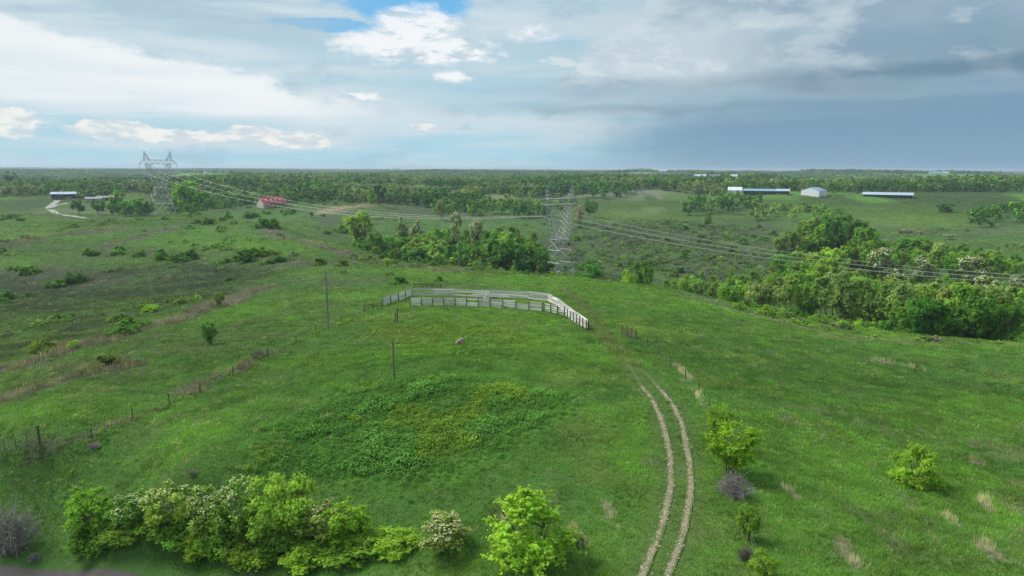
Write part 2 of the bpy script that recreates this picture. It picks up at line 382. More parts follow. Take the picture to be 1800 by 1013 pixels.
def m_gravel(t):
    p = geo_pos(t); a = t.noise(p, 9, 5, .75); e = t.n('ShaderNodeAttribute', attribute_name='gcol').outputs['Fac']
    b = t.m('ADD', t.m('MULTIPLY', t.m('SUBTRACT', t.noise(p, 1.1, 5, .75), .5), 1.9), t.m('MULTIPLY', e, -.62))
    c1 = t.mix(t.ss(a, .35, .62), (.13, .105, .06), (.33, .28, .185))
    return bsdf(t, t.mix(t.ss(t.m('ADD', b, t.m('MULTIPLY', a, .55)), -.28, .02), c1, (.085, .14, .035)), .95, bump(t, a, .9, .05), spec=.1), None
M_gravel = mat('gravel rut', m_gravel)
M_drive = flat('pale gravel drive', (.36, .35, .32), .95, 0, .4, .5)

# ------------------------------------------------------------------ the land: colours
def wpath(pts): return np.array([hit(*p)[:2] for p in pts])
def dist_path(x, y, pts):
    d = np.full(x.shape, 1e9)
    for (ax, ay), (bx, by) in zip(pts[:-1], pts[1:]):
        vx, vy = bx - ax, by - ay; L2 = vx * vx + vy * vy + 1e-9
        t = np.clip(((x - ax) * vx + (y - ay) * vy) / L2, 0, 1)
        d = np.minimum(d, np.hypot(x - ax - t * vx, y - ay - t * vy))
    return d
def in_poly(x, y, pts):
    ins = np.zeros(x.shape, bool); n = len(pts)
    for i in range(n):
        x1, y1 = pts[i]; x2, y2 = pts[(i + 1) % n]
        c = ((y1 > y) != (y2 > y)) & (x < (x2 - x1) * (y - y1) / (y2 - y1 + 1e-12) + x1); ins ^= c
    return ins
def soft_poly(x, y, pts, w):
    d = dist_path(x, y, np.vstack([pts, pts[:1]])); s = np.where(in_poly(x, y, pts), d, -d)
    return sstep(s, -w, w)
LUSH = np.array([.080, .168, .030]); DEEP = np.array([.060, .135, .030]); OLIVE = np.array([.088, .140, .040]); DRY = np.array([.150, .150, .105])
BROWN = np.array([.090, .088, .078]); YEL = np.array([.12, .19, .035]); WOODG = np.array([.05, .09, .025]); DULL = np.array([.068, .122, .040])
RUT_L = wpath([(1104, 640), (1128, 680), (1148, 705), (1165, 745), (1178, 800), (1180, 850), (1168, 910), (1150, 960), (1126, 1020), (1100, 1080)])
RUT_R = wpath([(1130, 650), (1160, 685), (1185, 715), (1200, 750), (1212, 810), (1215, 860), (1205, 920), (1190, 970), (1170, 1020), (1150, 1080)])
TRACK_UP = wpath([(1115, 650), (1085, 615), (1060, 590), (1045, 560), (1020, 530), (985, 505)])
STROKES = [ ([(1062, 880), (1072, 905), (1086, 928)], 0.35, np.array([.27, .25, .19]), .8), ([(1008, 925), (1030, 962)], 0.4, np.array([.27, .25, .19]), .8), ([(1478, 950), (1486, 970), (1505, 990)], 0.5, np.array([.27, .25, .19]), .8), ([(1725, 958), (1760, 985), (1790, 995)], 0.4, np.array([.27, .25, .19]), .8), ([(1690, 800), (1720, 815)], 0.5, np.array([.27, .25, .19]), .8), ([(1725, 880), (1745, 900)], 0.5, np.array([.27, .25, .19]), .8), ([(1535, 634), (1560, 638)], 1.0, np.array([.27, .25, .19]), .8), ([(1580, 640), (1620, 651)], 0.7, np.array([.27, .25, .19]), .8), ([(1375, 855), (1400, 875)], 0.5, np.array([.27, .25, .19]), .8), ([(1660, 905), (1690, 930)], 0.4, np.array([.27, .25, .19]), .8), ([(1225, 690), (1232, 712)], 0.3, np.array([.27, .25, .19]), .8), ([(885, 905), (900, 915)], 0.3, np.array([.27, .25, .19]), .8), ([(560, 740), (590, 735)], 0.4, np.array([.27, .25, .19]), .8), ([(1190, 645), (1215, 668)], 0.5, np.array([.27, .25, .19]), .8), ([(572, 373), (610, 365), (660, 358)], 9, np.array([.24, .21, .15]), .85), ([(690, 347), (735, 341)], 12, np.array([.22, .19, .14]), .7), # (path of sight points, half width m, colour, strength)
 ([(-60, 725), (60, 685), (200, 645)], 4.4, BROWN * 1.2, .95), ([(-60, 660), (60, 640), (170, 600), (300, 566), (450, 510)], 5.5, BROWN * 1.15, .95),
 ([(60, 795), (160, 762), (235, 735), (300, 710)], 1.1, DRY * .75, .7), ([(330, 690), (400, 655), (480, 622)], 1.9, BROWN * 1.15, .95),
 ([(470, 402), (560, 432), (640, 455), (720, 470), (790, 476)], 6, BROWN * 1.3, .8), ([(0, 432), (90, 415), (200, 403)], 13, BROWN, .75),
 ([(180, 434), (230, 420), (300, 402)], 6, BROWN * 1.1, .7), ([(0, 480), (80, 478), (160, 500)], 12, BROWN * .9, .5), ([(0, 590), (100, 560), (220, 540)], 14, DULL * .9, .6),
 ([(1210, 520), (1300, 545), (1420, 578)], 5, BROWN * 1.3, .55), ([(1450, 592), (1600, 600), (1800, 608)], 2.5, DRY * .9, .6),
 ([(350, 450), (450, 455), (520, 462), (620, 466)], 4, BROWN * 1.1, .6), ([(400, 425), (470, 440), (560, 455)], 4, LUSH * 1.1, .4),
 ([(640, 560), (720, 600), (800, 570), (900, 600)], 5, YEL * .75, .5), ([(1260, 622), (1320, 630)], 3, YEL, .45), ([(640, 375), (760, 372), (960, 378)], 12, DULL, .6)]
STROKES = [(wpath(a), b, c_, d) for a, b, c_, d in STROKES]
WEED = wpath([(430, 870), (420, 790), (520, 720), (640, 672), (760, 660), (900, 672), (1000, 690), (985, 735), (900, 790), (800, 850), (700, 868), (560, 850)])
WEED2 = wpath([(560, 640), (640, 575), (760, 556), (880, 565), (960, 590), (900, 650), (800, 640), (680, 650)])
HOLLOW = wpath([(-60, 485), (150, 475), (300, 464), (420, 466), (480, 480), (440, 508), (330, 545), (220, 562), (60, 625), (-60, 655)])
HILLTOP = wpath([(280, 410), (400, 395), (520, 425), (600, 452), (480, 452), (330, 440), (240, 430)])
RIGHTSCAR = wpath([(1380, 730), (1800, 700), (1900, 1060), (1400, 1060)])
MIDSCRUB = np.array([ray_at(a, b, y_ * K)[:2] for a, b, y_ in ((955, 480, 300), (950, 420, 420), (985, 395, 490), (1180, 378, 540), (1340, 392, 490), (1460, 425, 400), (1420, 470, 300), (1250, 500, 235), (1080, 490, 240))])
FIELD_R = wpath([(1045, 385), (1060, 348), (1150, 334), (1420, 348), (1600, 352), (1705, 372), (1700, 400), (1600, 400), (1300, 382)])
ROADBAND = wpath([(-80, 985), (0, 968), (150, 975), (300, 990), (430, 1030), (-80, 1060)])
def wood_mask(x, y):
    n = fbm(x, y * 1.0, 330, 4, 77, .55); g = fbm(x, y, 95, 3, 12)
    m = sstep(n, .45, .49)
    hedge = (np.abs(fbm(x, y, 420, 2, 55) - .5) < .022) | (np.abs(fbm(x, y, 300, 2, 91) - .5) < .014)
    return np.maximum(m * sstep(g, .25, .35), hedge.astype(float) * .9)
def ground_col(x, y):
    r = np.hypot(x, y)
    n = fbm(x, y, 26, 5, 40, .6)[..., None]; n2 = fbm(x, y, 7, 4, 60, .6)[..., None]; n3 = fbm(x, y, 70, 3, 21)[..., None]; n4 = fbm(x * 1.6, y * .7, 2.6, 3, 93, .6)[..., None]
    c = LUSH + (DEEP - LUSH) * sstep(n, .46, .62) * .8
    c = c + (OLIVE - c) * sstep(n2, .55, .75) * .55
    c = c + (YEL - c) * sstep(n3 * .6 + n2 * .4, .56, .72) * .4
    lefthill = sstep(-x * .8 + y * .35 - 35, 0, 60)[..., None]
    c = c + (DULL - c) * lefthill * (.15 + .75 * sstep(n, .40, .60))
    c = c + (BROWN - c) * lefthill * sstep(n2 * .5 + n * .5, .56, .66) * .35
    midm = sstep(r, 190, 300)[..., None]
    c = c + (DULL - c) * midm * (.35 + .6 * sstep(n, .4, .6))
    c = c + (BROWN - c) * midm * sstep(n2 * .6 + n3 * .4, .52, .66) * .5
    s = soft_poly(x, y, HOLLOW, 9)[..., None] * (.55 + .45 * sstep(n2, .35, .6)); c = c + (np.array([.036, .055, .028]) - c) * s * .97  # hollow: duller grass, darkened further with slope shading painted into the colour
    s = soft_poly(x, y, HILLTOP, 12)[..., None]; c = c + (LUSH * 1.02 - c) * s * (.45 + .5 * sstep(n2, .6, .4))
    s = soft_poly(x, y, MIDSCRUB, 15)[..., None] * sstep(n2, .25, .58) * .85; c = c + (np.array([.062, .080, .046]) - c) * s
    s = soft_poly(x, y, WEED, 1.5)[..., None]; c = c + (LUSH * np.array([.85, .95, 1.0]) - c) * s * .75
    s = soft_poly(x, y, FIELD_R, 20)[..., None]; c = c + (LUSH * np.array([1.15, .98, 1.0]) * (1 + (n - .5) * .6) - c) * s * .85
    for path, w, colr, k in STROKES:
        d = dist_path(x, y, path) + (fbm(x, y, w * 1.2 + .8, 3, 14) - .5) * w * 1.8
        s = (sstep(d, w, w * .3) * k)[..., None]; c = c + (colr * (.8 + .4 * n2) - c) * s
    s = (soft_poly(x, y, RIGHTSCAR, 8))[..., None] * sstep(n4 * .7 + n2 * .3, .59, .72) * .6; c = c + (DRY - c) * s
    dry = sstep(fbm(x, y, 3.5, 3, 66, .6)[..., None], .72, .84) * (r < 160)[..., None] * .5; c = c + (DRY * .9 - c) * dry
    t = dist_path(x, y, TRACK_UP) + (n2[..., 0] - .5) * .5
    t = np.minimum(np.abs(t - .8), 9); c = c + (np.array([.098, .128, .046]) - c) * (sstep(t, 1.0, .3) * .8)[..., None]
    t = np.minimum(dist_path(x, y, RUT_L), dist_path(x, y, RUT_R)); c = c + (OLIVE * .95 - c) * (sstep(t, 2.2, .4) * .6)[..., None]
    c = c * (.80 + .42 * fbm(x, y, 48, 3, 151)[..., None])
    # far country: paddocks and the floor of the woods
    fr = sstep(r, 620, 850)[..., None]; pat = fbm(x, y, 240, 2, 18)[..., None]
    fcol = np.where(pat > .55, LUSH * 1.25, np.where(pat > .42, OLIVE * 1.1, DRY * .9 + LUSH * .3))
    wm = wood_mask(x, y)[..., None]; fcol = fcol * (1 - wm) + WOODG * wm
    return c + (fcol - c) * fr
# ------------------------------------------------------------------ the land: mesh
def axis(fine_lo, fine_hi, step, lo, hi, g=1.045, mx=220):
    a = list(np.arange(fine_lo, fine_hi, step)); s = step
    while a[-1] < hi: s = min(s * g, mx); a.append(a[-1] + s)
    s = step; b = [a[0]]
    while b[-1] > lo: s = min(s * g, mx); b.append(b[-1] - s)
    return np.array(b[:0:-1] + a)
def make_ground():
    gx = axis(-105, 105, .6, -13500, 13500); gy = axis(30, 190, .6, -1500, 13800)
    X, Y = np.meshgrid(gx, gy); Z = H(X, Y)
    # the track is pressed a little into the sod
    t = np.minimum(dist_path(X, Y, RUT_L), dist_path(X, Y, RUT_R)); Z = Z - .05 * sstep(t, .6, .2)
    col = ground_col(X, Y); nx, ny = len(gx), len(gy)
    i = (np.arange(ny - 1)[:, None] * nx + np.arange(nx - 1)[None, :]).ravel()
    f = np.stack([i, i + 1, i + 1 + nx, i + nx], 1)
    vc = np.concatenate([col.reshape(-1, 3), np.ones((nx * ny, 1))], 1)
    me = mesh_np('ground', np.stack([X.ravel(), Y.ravel(), Z.ravel()], 1), f, M_ground, vc, True)
    tag(link('ground', me), 'rolling green meadow falling away into valleys on every side', kind='structure')
    print('ground', nx, ny)
make_ground()
def ribbon(name, path, hw, mt, lift, step=.25, rag=.5, label=None, parent=None, fade=0):
    pts = []; 
    for (ax, ay), (bx, by) in zip(path[:-1], path[1:]):
        n = max(2, int(math.hypot(bx - ax, by - ay) / step)); pts += [(ax + (bx - ax) * k / n, ay + (by - ay) * k / n) for k in range(n)]
    pts = np.array(pts); w = max(3, int(4 / step) | 1)
    sm = np.stack([np.convolve(np.pad(pts[:, k], w // 2, mode='edge'), np.ones(w) / w, 'valid') for k in (0, 1)], 1)
    tn = np.gradient(sm, axis=0); tn /= np.linalg.norm(tn, axis=1)[:, None] + 1e-9; nr = np.stack([-tn[:, 1], tn[:, 0]], 1)
    s = np.arange(len(sm)) * step; rows = []
    for k, q in enumerate((-1, -.5, 0, .5, 1)):
        j = (fbm(s, s * 0 + k * 31, .5 if rag else 9, 3, 5) - .5) * 2 * rag * abs(q) + (fbm(s, s * 0, 3, 2, 9) - .5) * rag * .8
        ww = hw * (1 + (j if True else 0)); 
        xy = sm + nr * (q * ww)[:, None]; rows.append(np.stack([xy[:, 0], xy[:, 1], H(xy[:, 0], xy[:, 1]) + lift], 1))
    n = len(sm); vv = np.concatenate(rows); f = []
    for k in range(4):
        i = np.arange(n - 1) + k * n; f.append(np.stack([i, i + 1, i + 1 + n, i + n], 1))
    ek = np.concatenate([np.full(n, w_) for w_ in (0, .75, 1, .75, 0)]) * np.tile(sstep(s, 0, fade) if fade else np.ones(n), 5)
    me = mesh_np(name, vv, np.concatenate(f), mt, np.stack([ek] * 3 + [np.ones(len(ek))], 1), True)
    return tag(link(name, me, parent), label, kind='structure')
ribbon('wheel_rut', RUT_L, .31, M_gravel, .035, rag=.15, label='left gravel wheel rut of the farm track', fade=16)
ribbon('wheel_rut', RUT_R, .31, M_gravel, .035, rag=.15, label='right gravel wheel rut of the farm track', fade=13)
ribbon('road', wpath([(-160, 1020), (0, 1019), (90, 1025), (200, 1041), (330, 1070)]), 1.5, M_asphalt, .07, rag=.05, step=.5, label='edge of the worn asphalt road at the bottom left')
ribbon('farm_drive', wpath([(150, 385), (118, 380), (95, 373), (85, 366), (92, 360), (103, 352)]), 2.6, M_drive, .30, step=2, rag=.1, label='pale gravel drive curving up to the dark barn')
ribbon('farm_drive', wpath([(90, 366), (100, 361), (125, 357)]), 1.9, M_drive, .35, step=2, rag=.1, label='side branch of the gravel drive towards the grey sheds')
# ------------------------------------------------------------------ towers and wires
def tower_meshes(bs):
    """lattice power tower, local X along the arms, 48 m tall; bs = side of the square footprint"""
    parts = []
    m = .14
    lv = [(0, bs / 2), (8.4, bs / 2 * .80), (15, 4.7 + (bs - 11.5) * .12), (20.4, 3.7)]
    def half(z):
        for (z0, h0), (z1, h1_) in zip(lv[:-1], lv[1:]):
            if z <= z1: return h0 + (h1_ - h0) * (z - z0) / (z1 - z0)
        return lv[-1][1]
    for sx in (-1, 1):
        for sy in (-1, 1):
            b = MB()
            for (z0, h0), (z1, h1_) in zip(lv[:-1], lv[1:]): b.bar((sx * h0, sy * h0, z0 - (1.0 if z0 == 0 else 0)), (sx * h1_, sy * h1_, z1), m * 1.25)
            parts.append(('leg', b, M_steel))
    br = MB(); cor = lambda z: [(-half(z), -half(z)), (half(z), -half(z)), (half(z), half(z)), (-half(z), half(z))]
    zs = [0, 8.4, 15, 20.4]
    for z in zs[1:]:
        q = cor(z)
        for i in range(4): br.bar((*q[i], z), (*q[(i + 1) % 4], z), m * .75)
        if z in (8.4, 20.4): br.bar((*q[0], z), (*q[2], z), m * .8); br.bar((*q[1], z), (*q[3], z), m * .8)
    for z0, z1 in zip(zs[:-1], zs[1:]):
        a, b2 = cor(z0), cor(z1)
        for i in range(4):
            j = (i + 1) % 4; mid = ((b2[i][0] + b2[j][0]) / 2, (b2[i][1] + b2[j][1]) / 2, z1)
            if z0 == 0:
                for k, o_ in ((i, j), (j, i)):
                    br.bar((*a[k], z0), mid, m * .85)
                    pm = tuple((np.array((*a[k], z0)) + np.array(mid)) / 2); lm = tuple((np.array((*a[k], z0)) + np.array((*b2[k], z1))) / 2)
                    br.bar(pm, lm, m * .6); br.bar(pm, (*b2[k], z1), m * .6)
            else:
                br.bar((*a[i], z0), (*b2[j], z1), m * .9); br.bar((*a[j], z0), (*b2[i], z1), m * .9)
                pass
    parts.append(('lattice_bracing', br, M_steel))
    # cat-head: two raking columns from the waist up to the bridge
    zt, zw = 38.4, 20.4
    for sx in (-1, 1):
        b = MB()
        o0 = [(sx * 3.7, -3.7), (sx * 3.7, 3.7)]; o1 = [(sx * 9.0, -1.5), (sx * 9.0, 1.5)]
        i0 = [(sx * .5, -3.7), (sx * .5, 3.7)]; i1 = [(sx * 6.4, -1.5), (sx * 6.4, 1.5)]
        N = 8; L4 = [o0[0], o0[1], i0[1], i0[0]]; T4 = [o1[0], o1[1], i1[1], i1[0]]
        def pt(k, t): return tuple(np.array((*L4[k], zw)) * (1 - t) + np.array((*T4[k], zt)) * t)
        for k in range(4): b.bar(pt(k, 0), pt(k, 1), m * 1.05)
        for s in range(N):
            t0, t1 = s / N, (s + 1) / N
            for k in range(4):
                j = (k + 1) % 4
                b.bar(pt(k, t0), pt(j, t1), m * .45); b.bar(pt(j, t0), pt(k, t1), m * .45)
        parts.append(('raking_column', b, M_steel))
    b = MB(); L = 13.6; zb, zu = 38.4, 41.4; xs = np.linspace(-9.7, 9.7, 11)
    for sy in (-1.5, 1.5):
        b.bar((-9.7, sy, zb), (9.7, sy, zb), m); b.bar((-9.7, sy, zu), (9.7, sy, zu), m)
        for e in (-1, 1): b.bar((e * 9.7, sy, zb), (e * L, 0, zb), m * .9); b.bar((e * 9.7, sy, zu), (e * L, 0, zb), m * .9)
        for k in range(10):
            x0, x1 = xs[k], xs[k + 1]; b.bar((x0, sy, zb), (x1, sy, zu), m * .65) if k % 2 else b.bar((x0, sy, zu), (x1, sy, zb), m * .65)
    for k, x in enumerate(xs):
        b.bar((x, -1.5, zb), (x, 1.5, zb), m * .6); b.bar((x, -1.5, zu), (x, 1.5, zu), m * .6)
        if k < 10: b.bar((x, -1.5, zb), (xs[k + 1], 1.5, zb), m * .45)
    parts.append(('bridge_truss', b, M_steel))
    for sx in (-1, 1):
        b = MB(); tip = (sx * 9.4, 0, 48); base = [(sx * 9.7, -1.5, zu), (sx * 9.7, 1.5, zu), (sx * 6.2, 1.5, zu), (sx * 6.2, -1.5, zu)]
        for q in base: b.bar(q, tip, m * 1.0)
        for t in (.3, .6):
            r_ = [tuple(np.array(q) * (1 - t) + np.array(tip) * t) for q in base]; r0 = [tuple(np.array(q) * (1 - t + .3) + np.array(tip) * (t - .3)) for q in base]
            for i in range(4): b.bar(r_[i], r_[(i + 1) % 4], m * .55); b.bar(r0[i], r_[(i + 1) % 4], m * .5)
        parts.append(('peak', b, M_steel))
    for x in (-L + .3, 0, L - .3):
        b = MB()
        if x == 0:
            for e in (-1, 1):
                b.bar((e * 5.6, 0, zb), (0, 0, zb - 5.6), .10, k=6)
                for k in range(12): t = .12 + k * .07; c_ = np.array((e * 5.6, 0, zb)) * (1 - t) + np.array((0, 0, zb - 5.6)) * t; b.bar(c_, c_ + np.array((0, 0, -.12)), .2, k=6)
        else:
            b.bar((x, 0, zb), (x, 0, zb - 5.6), .07, k=6)
            for k in range(15): b.bar((x, 0, zb - .7 - k * .3), (x, 0, zb - .85 - k * .3), .2, k=6)
        parts.append(('insulator_string', b, M_glassy))
    return parts
T2 = ray_at(982, 490, 304 * K)[:2]; T1 = ray_at(285, 377, 455 * K)[:2]
_dir = (T2 - T1); SPAN = np.linalg.norm(_dir); _dir = _dir / SPAN; ARM = np.array([math.cos(R(42.6)), math.sin(R(42.6))])   # arm axis
RZ = math.atan2(ARM[1], ARM[0])
def place_tower(xy, z, bs, label):
    t = empty('power_tower', (xy[0], xy[1], z), RZ); tag(t, label, 'power tower', 'lattice towers of one power line')
    for n_, b, m_ in tower_meshes(bs): b.build(n_, m_, t)
    return t
z1 = h1(*T1); z2 = h1(*T2) + .2
place_tower(T1, z1, 16.5, 'steel lattice tower on the left skyline, its peaks above the horizon')
tw2 = place_tower(T2, z2, 11.5, 'steel lattice tower standing behind the plank corral in the middle')
for sx in (-1, 1): MB().box((sx * 5.2, -5.35, 4.6), (.9, .08, 1.1)).build('warning_plate', M_sign, tw2)
T0 = T1 - _dir * 355; T3 = T2 + _dir * 346
z0 = ray_at(10, 352, T0[1])[2] - 33; z3 = -5 - 33
place_tower(T0, h1(*T0), 13, 'steel lattice tower beyond the left edge of the view')
place_tower(T3, h1(*T3), 13, 'steel lattice tower beyond the right edge of the view')
tz = {0: z0, 1: z1, 2: z2, 3: z3}; txy = {0: T0, 1: T1, 2: T2, 3: T3}
def world_pt(i, x, z): return np.array([*(txy[i] + ARM * x), tz[i] + z])
def wire_points(a, b, sag, n=48):
    t = np.linspace(0, 1, n)[:, None]; p = a * (1 - t) + b * t; p[:, 2] -= (4 * sag * t * (1 - t))[:, 0]; return p
for (i, j, sag, wh) in ((0, 1, 9, 'left of the left tower'), (1, 2, 12.5, 'between the two towers'), (2, 3, 13, 'right of the middle tower')):
    for x in (-13.3, 0, 13.3):
        th = empty('conductor_cable', tuple(world_pt(i, x, 32.7)))
        o_ = np.array(th.location)
        tag(th, 'pair of %s aluminium power cables sagging %s' % ({-13.3: 'nearest', 0: 'middle', 13.3: 'farthest'}[x], wh), 'power cable', 'cables of the power line')
        for e in (-.28, .28):
            pts = wire_points(world_pt(i, x + e, 32.7), world_pt(j, x + e, 32.7), sag) - o_; b = MB()
            for p, q in zip(pts[:-1], pts[1:]): b.bar(p, q, .022 if i < 2 else .052, k=4)
            b.build('cable', M_wire, th)
        pts = wire_points(world_pt(i, x, 32.7), world_pt(j, x, 32.7), sag, 9) - o_; sp = MB()
        for p in pts[1:-1]: sp.bar(p - np.array((*ARM, 0)) * .34, p + np.array((*ARM, 0)) * .34, .05)
        sb = sp.build('spacers', M_wire, th); sb['kind'] = 'stuff'
    for x in (-9.4, 9.4):
        pts = wire_points(world_pt(i, x, 48), world_pt(j, x, 48), sag * .75); b = MB(); o_ = pts[0]
        for p, q in zip(pts[:-1], pts[1:]): b.bar(p - o_, q - o_, .02, k=3)
        tag(b.build('shield_wire', M_steel, None, tuple(o_)), 'thin %s shield wire strung from tower peaks %s' % ({-9.4: 'nearer', 9.4: 'farther'}[x], wh), 'power cable', 'cables of the power line')
# far side wires of the left span come from the same line

# ------------------------------------------------------------------ corral and fences
_ub = MB().box((0, 0, 0), (1, 1, 1)); ME_PLANK = _ub.mesh('plank', M_plank)
ME_PLANKD = MB().box((0, 0, 0), (1, 1, 1)).mesh('dark plank', M_post)
_pb = MB(); _pb.bar((0, 0, -.5), (0, 0, .5), .5, .44, k=8); ME_POST = _pb.mesh('post', M_post)
def plank(th, a, b, wd, tk=.045, me=None):
    a = np.array(a); b = np.array(b); d = b - a; L = np.linalg.norm(d)
    o = link('plank', me or ME_PLANK, th, tuple((a + b) / 2)); o.scale = (L, tk, wd)
    o.rotation_euler = (rnd.uniform(-.04, .04), -math.asin(d[2] / L), math.atan2(d[1], d[0])); return o
def post(th, p, h, w=.17, tilt=.03):
    o = link('post', ME_POST, th, (p[0], p[1], p[2] + h / 2 - .25)); o.scale = (w, w, h + .5)
    o.rotation_euler = (rnd.uniform(-tilt, tilt), rnd.uniform(-tilt, tilt), 0); return o
def plank_fence(pix, label, rows, bay=3.0, H_=1.7, side=1, wd=.24, me=None, name='plank_fence', ends=(True, True), gaps=.03, cat='fence'):
    w = [hit(*p) if len(p) == 2 else np.array(p) for p in pix]; th = empty(name, tuple(w[0])); o_ = w[0]; tag(th, label, cat, 'plank fences of the corral')
    for si, (a, b) in enumerate(zip(w[:-1], w[1:])):
        L = np.linalg.norm((b - a)[:2]); n = max(1, round(L / bay)); d = (b - a)[:2] / L; nr = np.array([-d[1], d[0]]) * side
        P_ = [np.array([*(a[:2] + (b - a)[:2] * k / n), 0]) for k in range(n + 1)]
        for q in P_: q[2] = h1(q[0], q[1])
        for k, q in enumerate(P_):
            if (k == 0 and (si > 0 or not ends[0])) or (k == n and si == len(w) - 2 and not ends[1]): continue
            post(th, q - o_, H_ + .12 + rnd.uniform(-.05, .1))
        for k in range(n):
            for zr in rows:
                if rnd.random() < gaps: continue
                off = np.array([*(nr * .12), 0]); j1, j2 = rnd.gauss(0, .025), rnd.gauss(0, .035)
                plank(th, P_[k] - o_ - off + np.array([0, 0, zr + j1]), P_[k + 1] - o_ - off + np.array([0, 0, zr + j2]), wd * rnd.uniform(.9, 1.1), me=me)
    return th
R4 = (.30, .70, 1.10, 1.50)
plank_fence([(721, 538), (800, 538.5), (861, 541), (953, 547.5)], 'front run of the weathered white plank corral with close dark posts', R4, 2.55, 1.6, side=-1, wd=.29)
plank_fence([(956, 548), (992, 556.5)], 'short four bay plank run joining the corral front to the chute', R4, 1.6, 1.6, side=-1, wd=.2)
plank_fence([(992, 556.5), (1030, 581)], 'left side of the narrow chute at the right end of the corral', R4, 1.7, 1.6, side=-1, wd=.22)
plank_fence([(725, 521), (800, 521.5), (862, 524), (964, 531)], 'long back run of the plank corral along the hilltop', (.40, .82, 1.22, 1.58), 4.6, 1.65, side=1, wd=.29, gaps=.05)
plank_fence([(673.5, 539), (725, 521)], 'left wing of the plank corral running back from the wire fence', (.42, .82, 1.2, 1.56), 4.2, 1.65, side=-1, wd=.29)
plank_fence([(964, 531), (1034, 580)], 'right side of the corral chute slanting down from the back corner', (.42, .82, 1.22, 1.6), 4.0, 1.65, side=1, wd=.29)
plank_fence([(848, 540), (861, 525)], 'diagonal plank gate leaning across the middle of the corral', (.4, .8, 1.2, 1.55), 4.5, 1.6, side=1, wd=.26, name='plank_gate', cat='gate', gaps=0)
plank_fence([(640, 548), (671, 541)], 'low dark plank fence leading up to the corral from the left', (.5, 1.0), 2.6, 1.25, wd=.12, me=ME_PLANKD, gaps=.1)
plank_fence([(728, 507), (775, 508)], 'dark weathered fence half hidden in weeds behind the corral', (.5, 1.0), 2.6, 1.2, wd=.12, me=ME_PLANKD, gaps=.15)
plank_fence([(1094, 589), (1118, 597)], 'short dark plank panel at the top of the right hand wire fence', (.35, .75, 1.15), 1.6, 1.4, wd=.16, me=ME_PLANKD, gaps=0)
def post_line(pix, label, h=1.25, grp='fence posts', w=.13, wires=2, name='wire_fence', tilt=.08):
    P_ = [hit(*p) for p in pix]; th = empty(name, tuple(P_[0])); o_ = P_[0]; tag(th, label, 'fence')
    for p in P_: post(th, p - o_, h * rnd.uniform(.85, 1.15), w, tilt)
    b = MB()
    for p, q in zip(P_[:-1], P_[1:]):
        for z in np.linspace(h * .5, h * .9, wires):
            m_ = (p + q) / 2; b.bar(p - o_ + (0, 0, z), np.array([m_[0], m_[1], (p[2] + q[2]) / 2]) - o_ + (0, 0, z - .04), .004, k=3); b.bar(np.array([m_[0], m_[1], (p[2] + q[2]) / 2]) - o_ + (0, 0, z - .04), q - o_ + (0, 0, z), .004, k=3)
    s = b.build('fence_wire', M_steel, th); s['kind'] = 'stuff'
post_line([(1138, 606), (1158, 624), (1178, 644), (1205, 666), (1228, 693), (1247, 722), (1262, 770), (1280, 815), (1296, 870), (1312, 930), (1328, 1000)], 'wire fence with leaning dark posts beside the track, shrubs growing along it')
post_line([(74, 806), (162, 774), (233, 735), (298, 712), (352, 690), (410, 662), (470, 628), (521, 602), (555, 584), (600, 566), (640, 549)], 'wire fence with sparse dark posts climbing the left slope to the corral')
post_line([(335, 470), (380, 470), (430, 472), (480, 471), (515, 471), (555, 472), (590, 472), (625, 472)], 'far wire fence with thin posts crossing the left ridge', h=1.3)
post_line([(740, 497), (770, 493), (800, 486), (806, 482), (830, 478)], 'old wire fence posts near the crest behind the corral', h=1.4)
post_line([(330, 377), (400, 373), (460, 371)], 'distant post fence on the ridge right of the left tower', h=1.3)
# round pipe gate
ga, gb = hit(-12, 812), hit(70, 782); th = empty('pipe_gate', tuple(ga)); tag(th, 'long dark pipe gate closing the field at the left edge', 'gate')
for p in (ga, gb): post(th, p - ga, 1.9, .2, .02)
gd = gb - ga
for z in np.linspace(.35, 1.55, 6):
    b = MB(); b.bar(np.array([0, 0, z]) + gd * .02, gd * .98 + np.array([0, 0, z]), .032, k=6); b.build('rail', M_gate, th)
for t in (.02, .26, .5, .74, .98):
    b = MB(); b.bar(gd * t + np.array([0, 0, .3]), gd * t + np.array([0, 0, 1.6]), .03, k=6); b.build('upright', M_gate, th)
# wooden poles
def pole(px, py, tpy, label, r=.14, arm=False, lean=.015):
    p = hit(px, py); h = top_h(px, tpy, p); b = MB(); b.bar((0, 0, -.6), (rnd.uniform(-lean, lean) * h, 0, h), r, r * .7, k=8)
    o = empty('utility_pole', tuple(p)); tag(o, label, 'pole'); b.build('shaft', M_pole, o)
    if arm: MB().box((0, 0, h - .7), (2.4, .12, .14)).build('crossarm', M_pole, o)
    else: MB().bar((0, 0, h - .9), (.0, .22, h - .9), .04).build('bracket', M_glassy, o)
    return p, h
pA = pole(577, 578, 477, 'tall bare wooden pole on the left slope above the wire fence', .19, lean=.03)
pB = pole(693, 667, 599, 'weathered wooden pole in front of the corral, shorter and greyer', .12)
pC = pole(807, 473, 404, 'slim wooden pole at the edge of the dark trees behind the corral', .19, lean=.0)
for px, py, tp, lb in ((103, 352, 338, 'pale light pole beside the dark open barn'), (1077, 349, 322, 'thin pole on the green hill beyond the middle tower'), (1102, 338, 312, 'tall thin pole by the small white trailers'), (1497, 343, 329, 'white pole between the white barn and the far shed'), (200, 330, 309, 'far pole on the wooded rise at left')):
    pole(px, py, tp, lb, .2, lean=0)
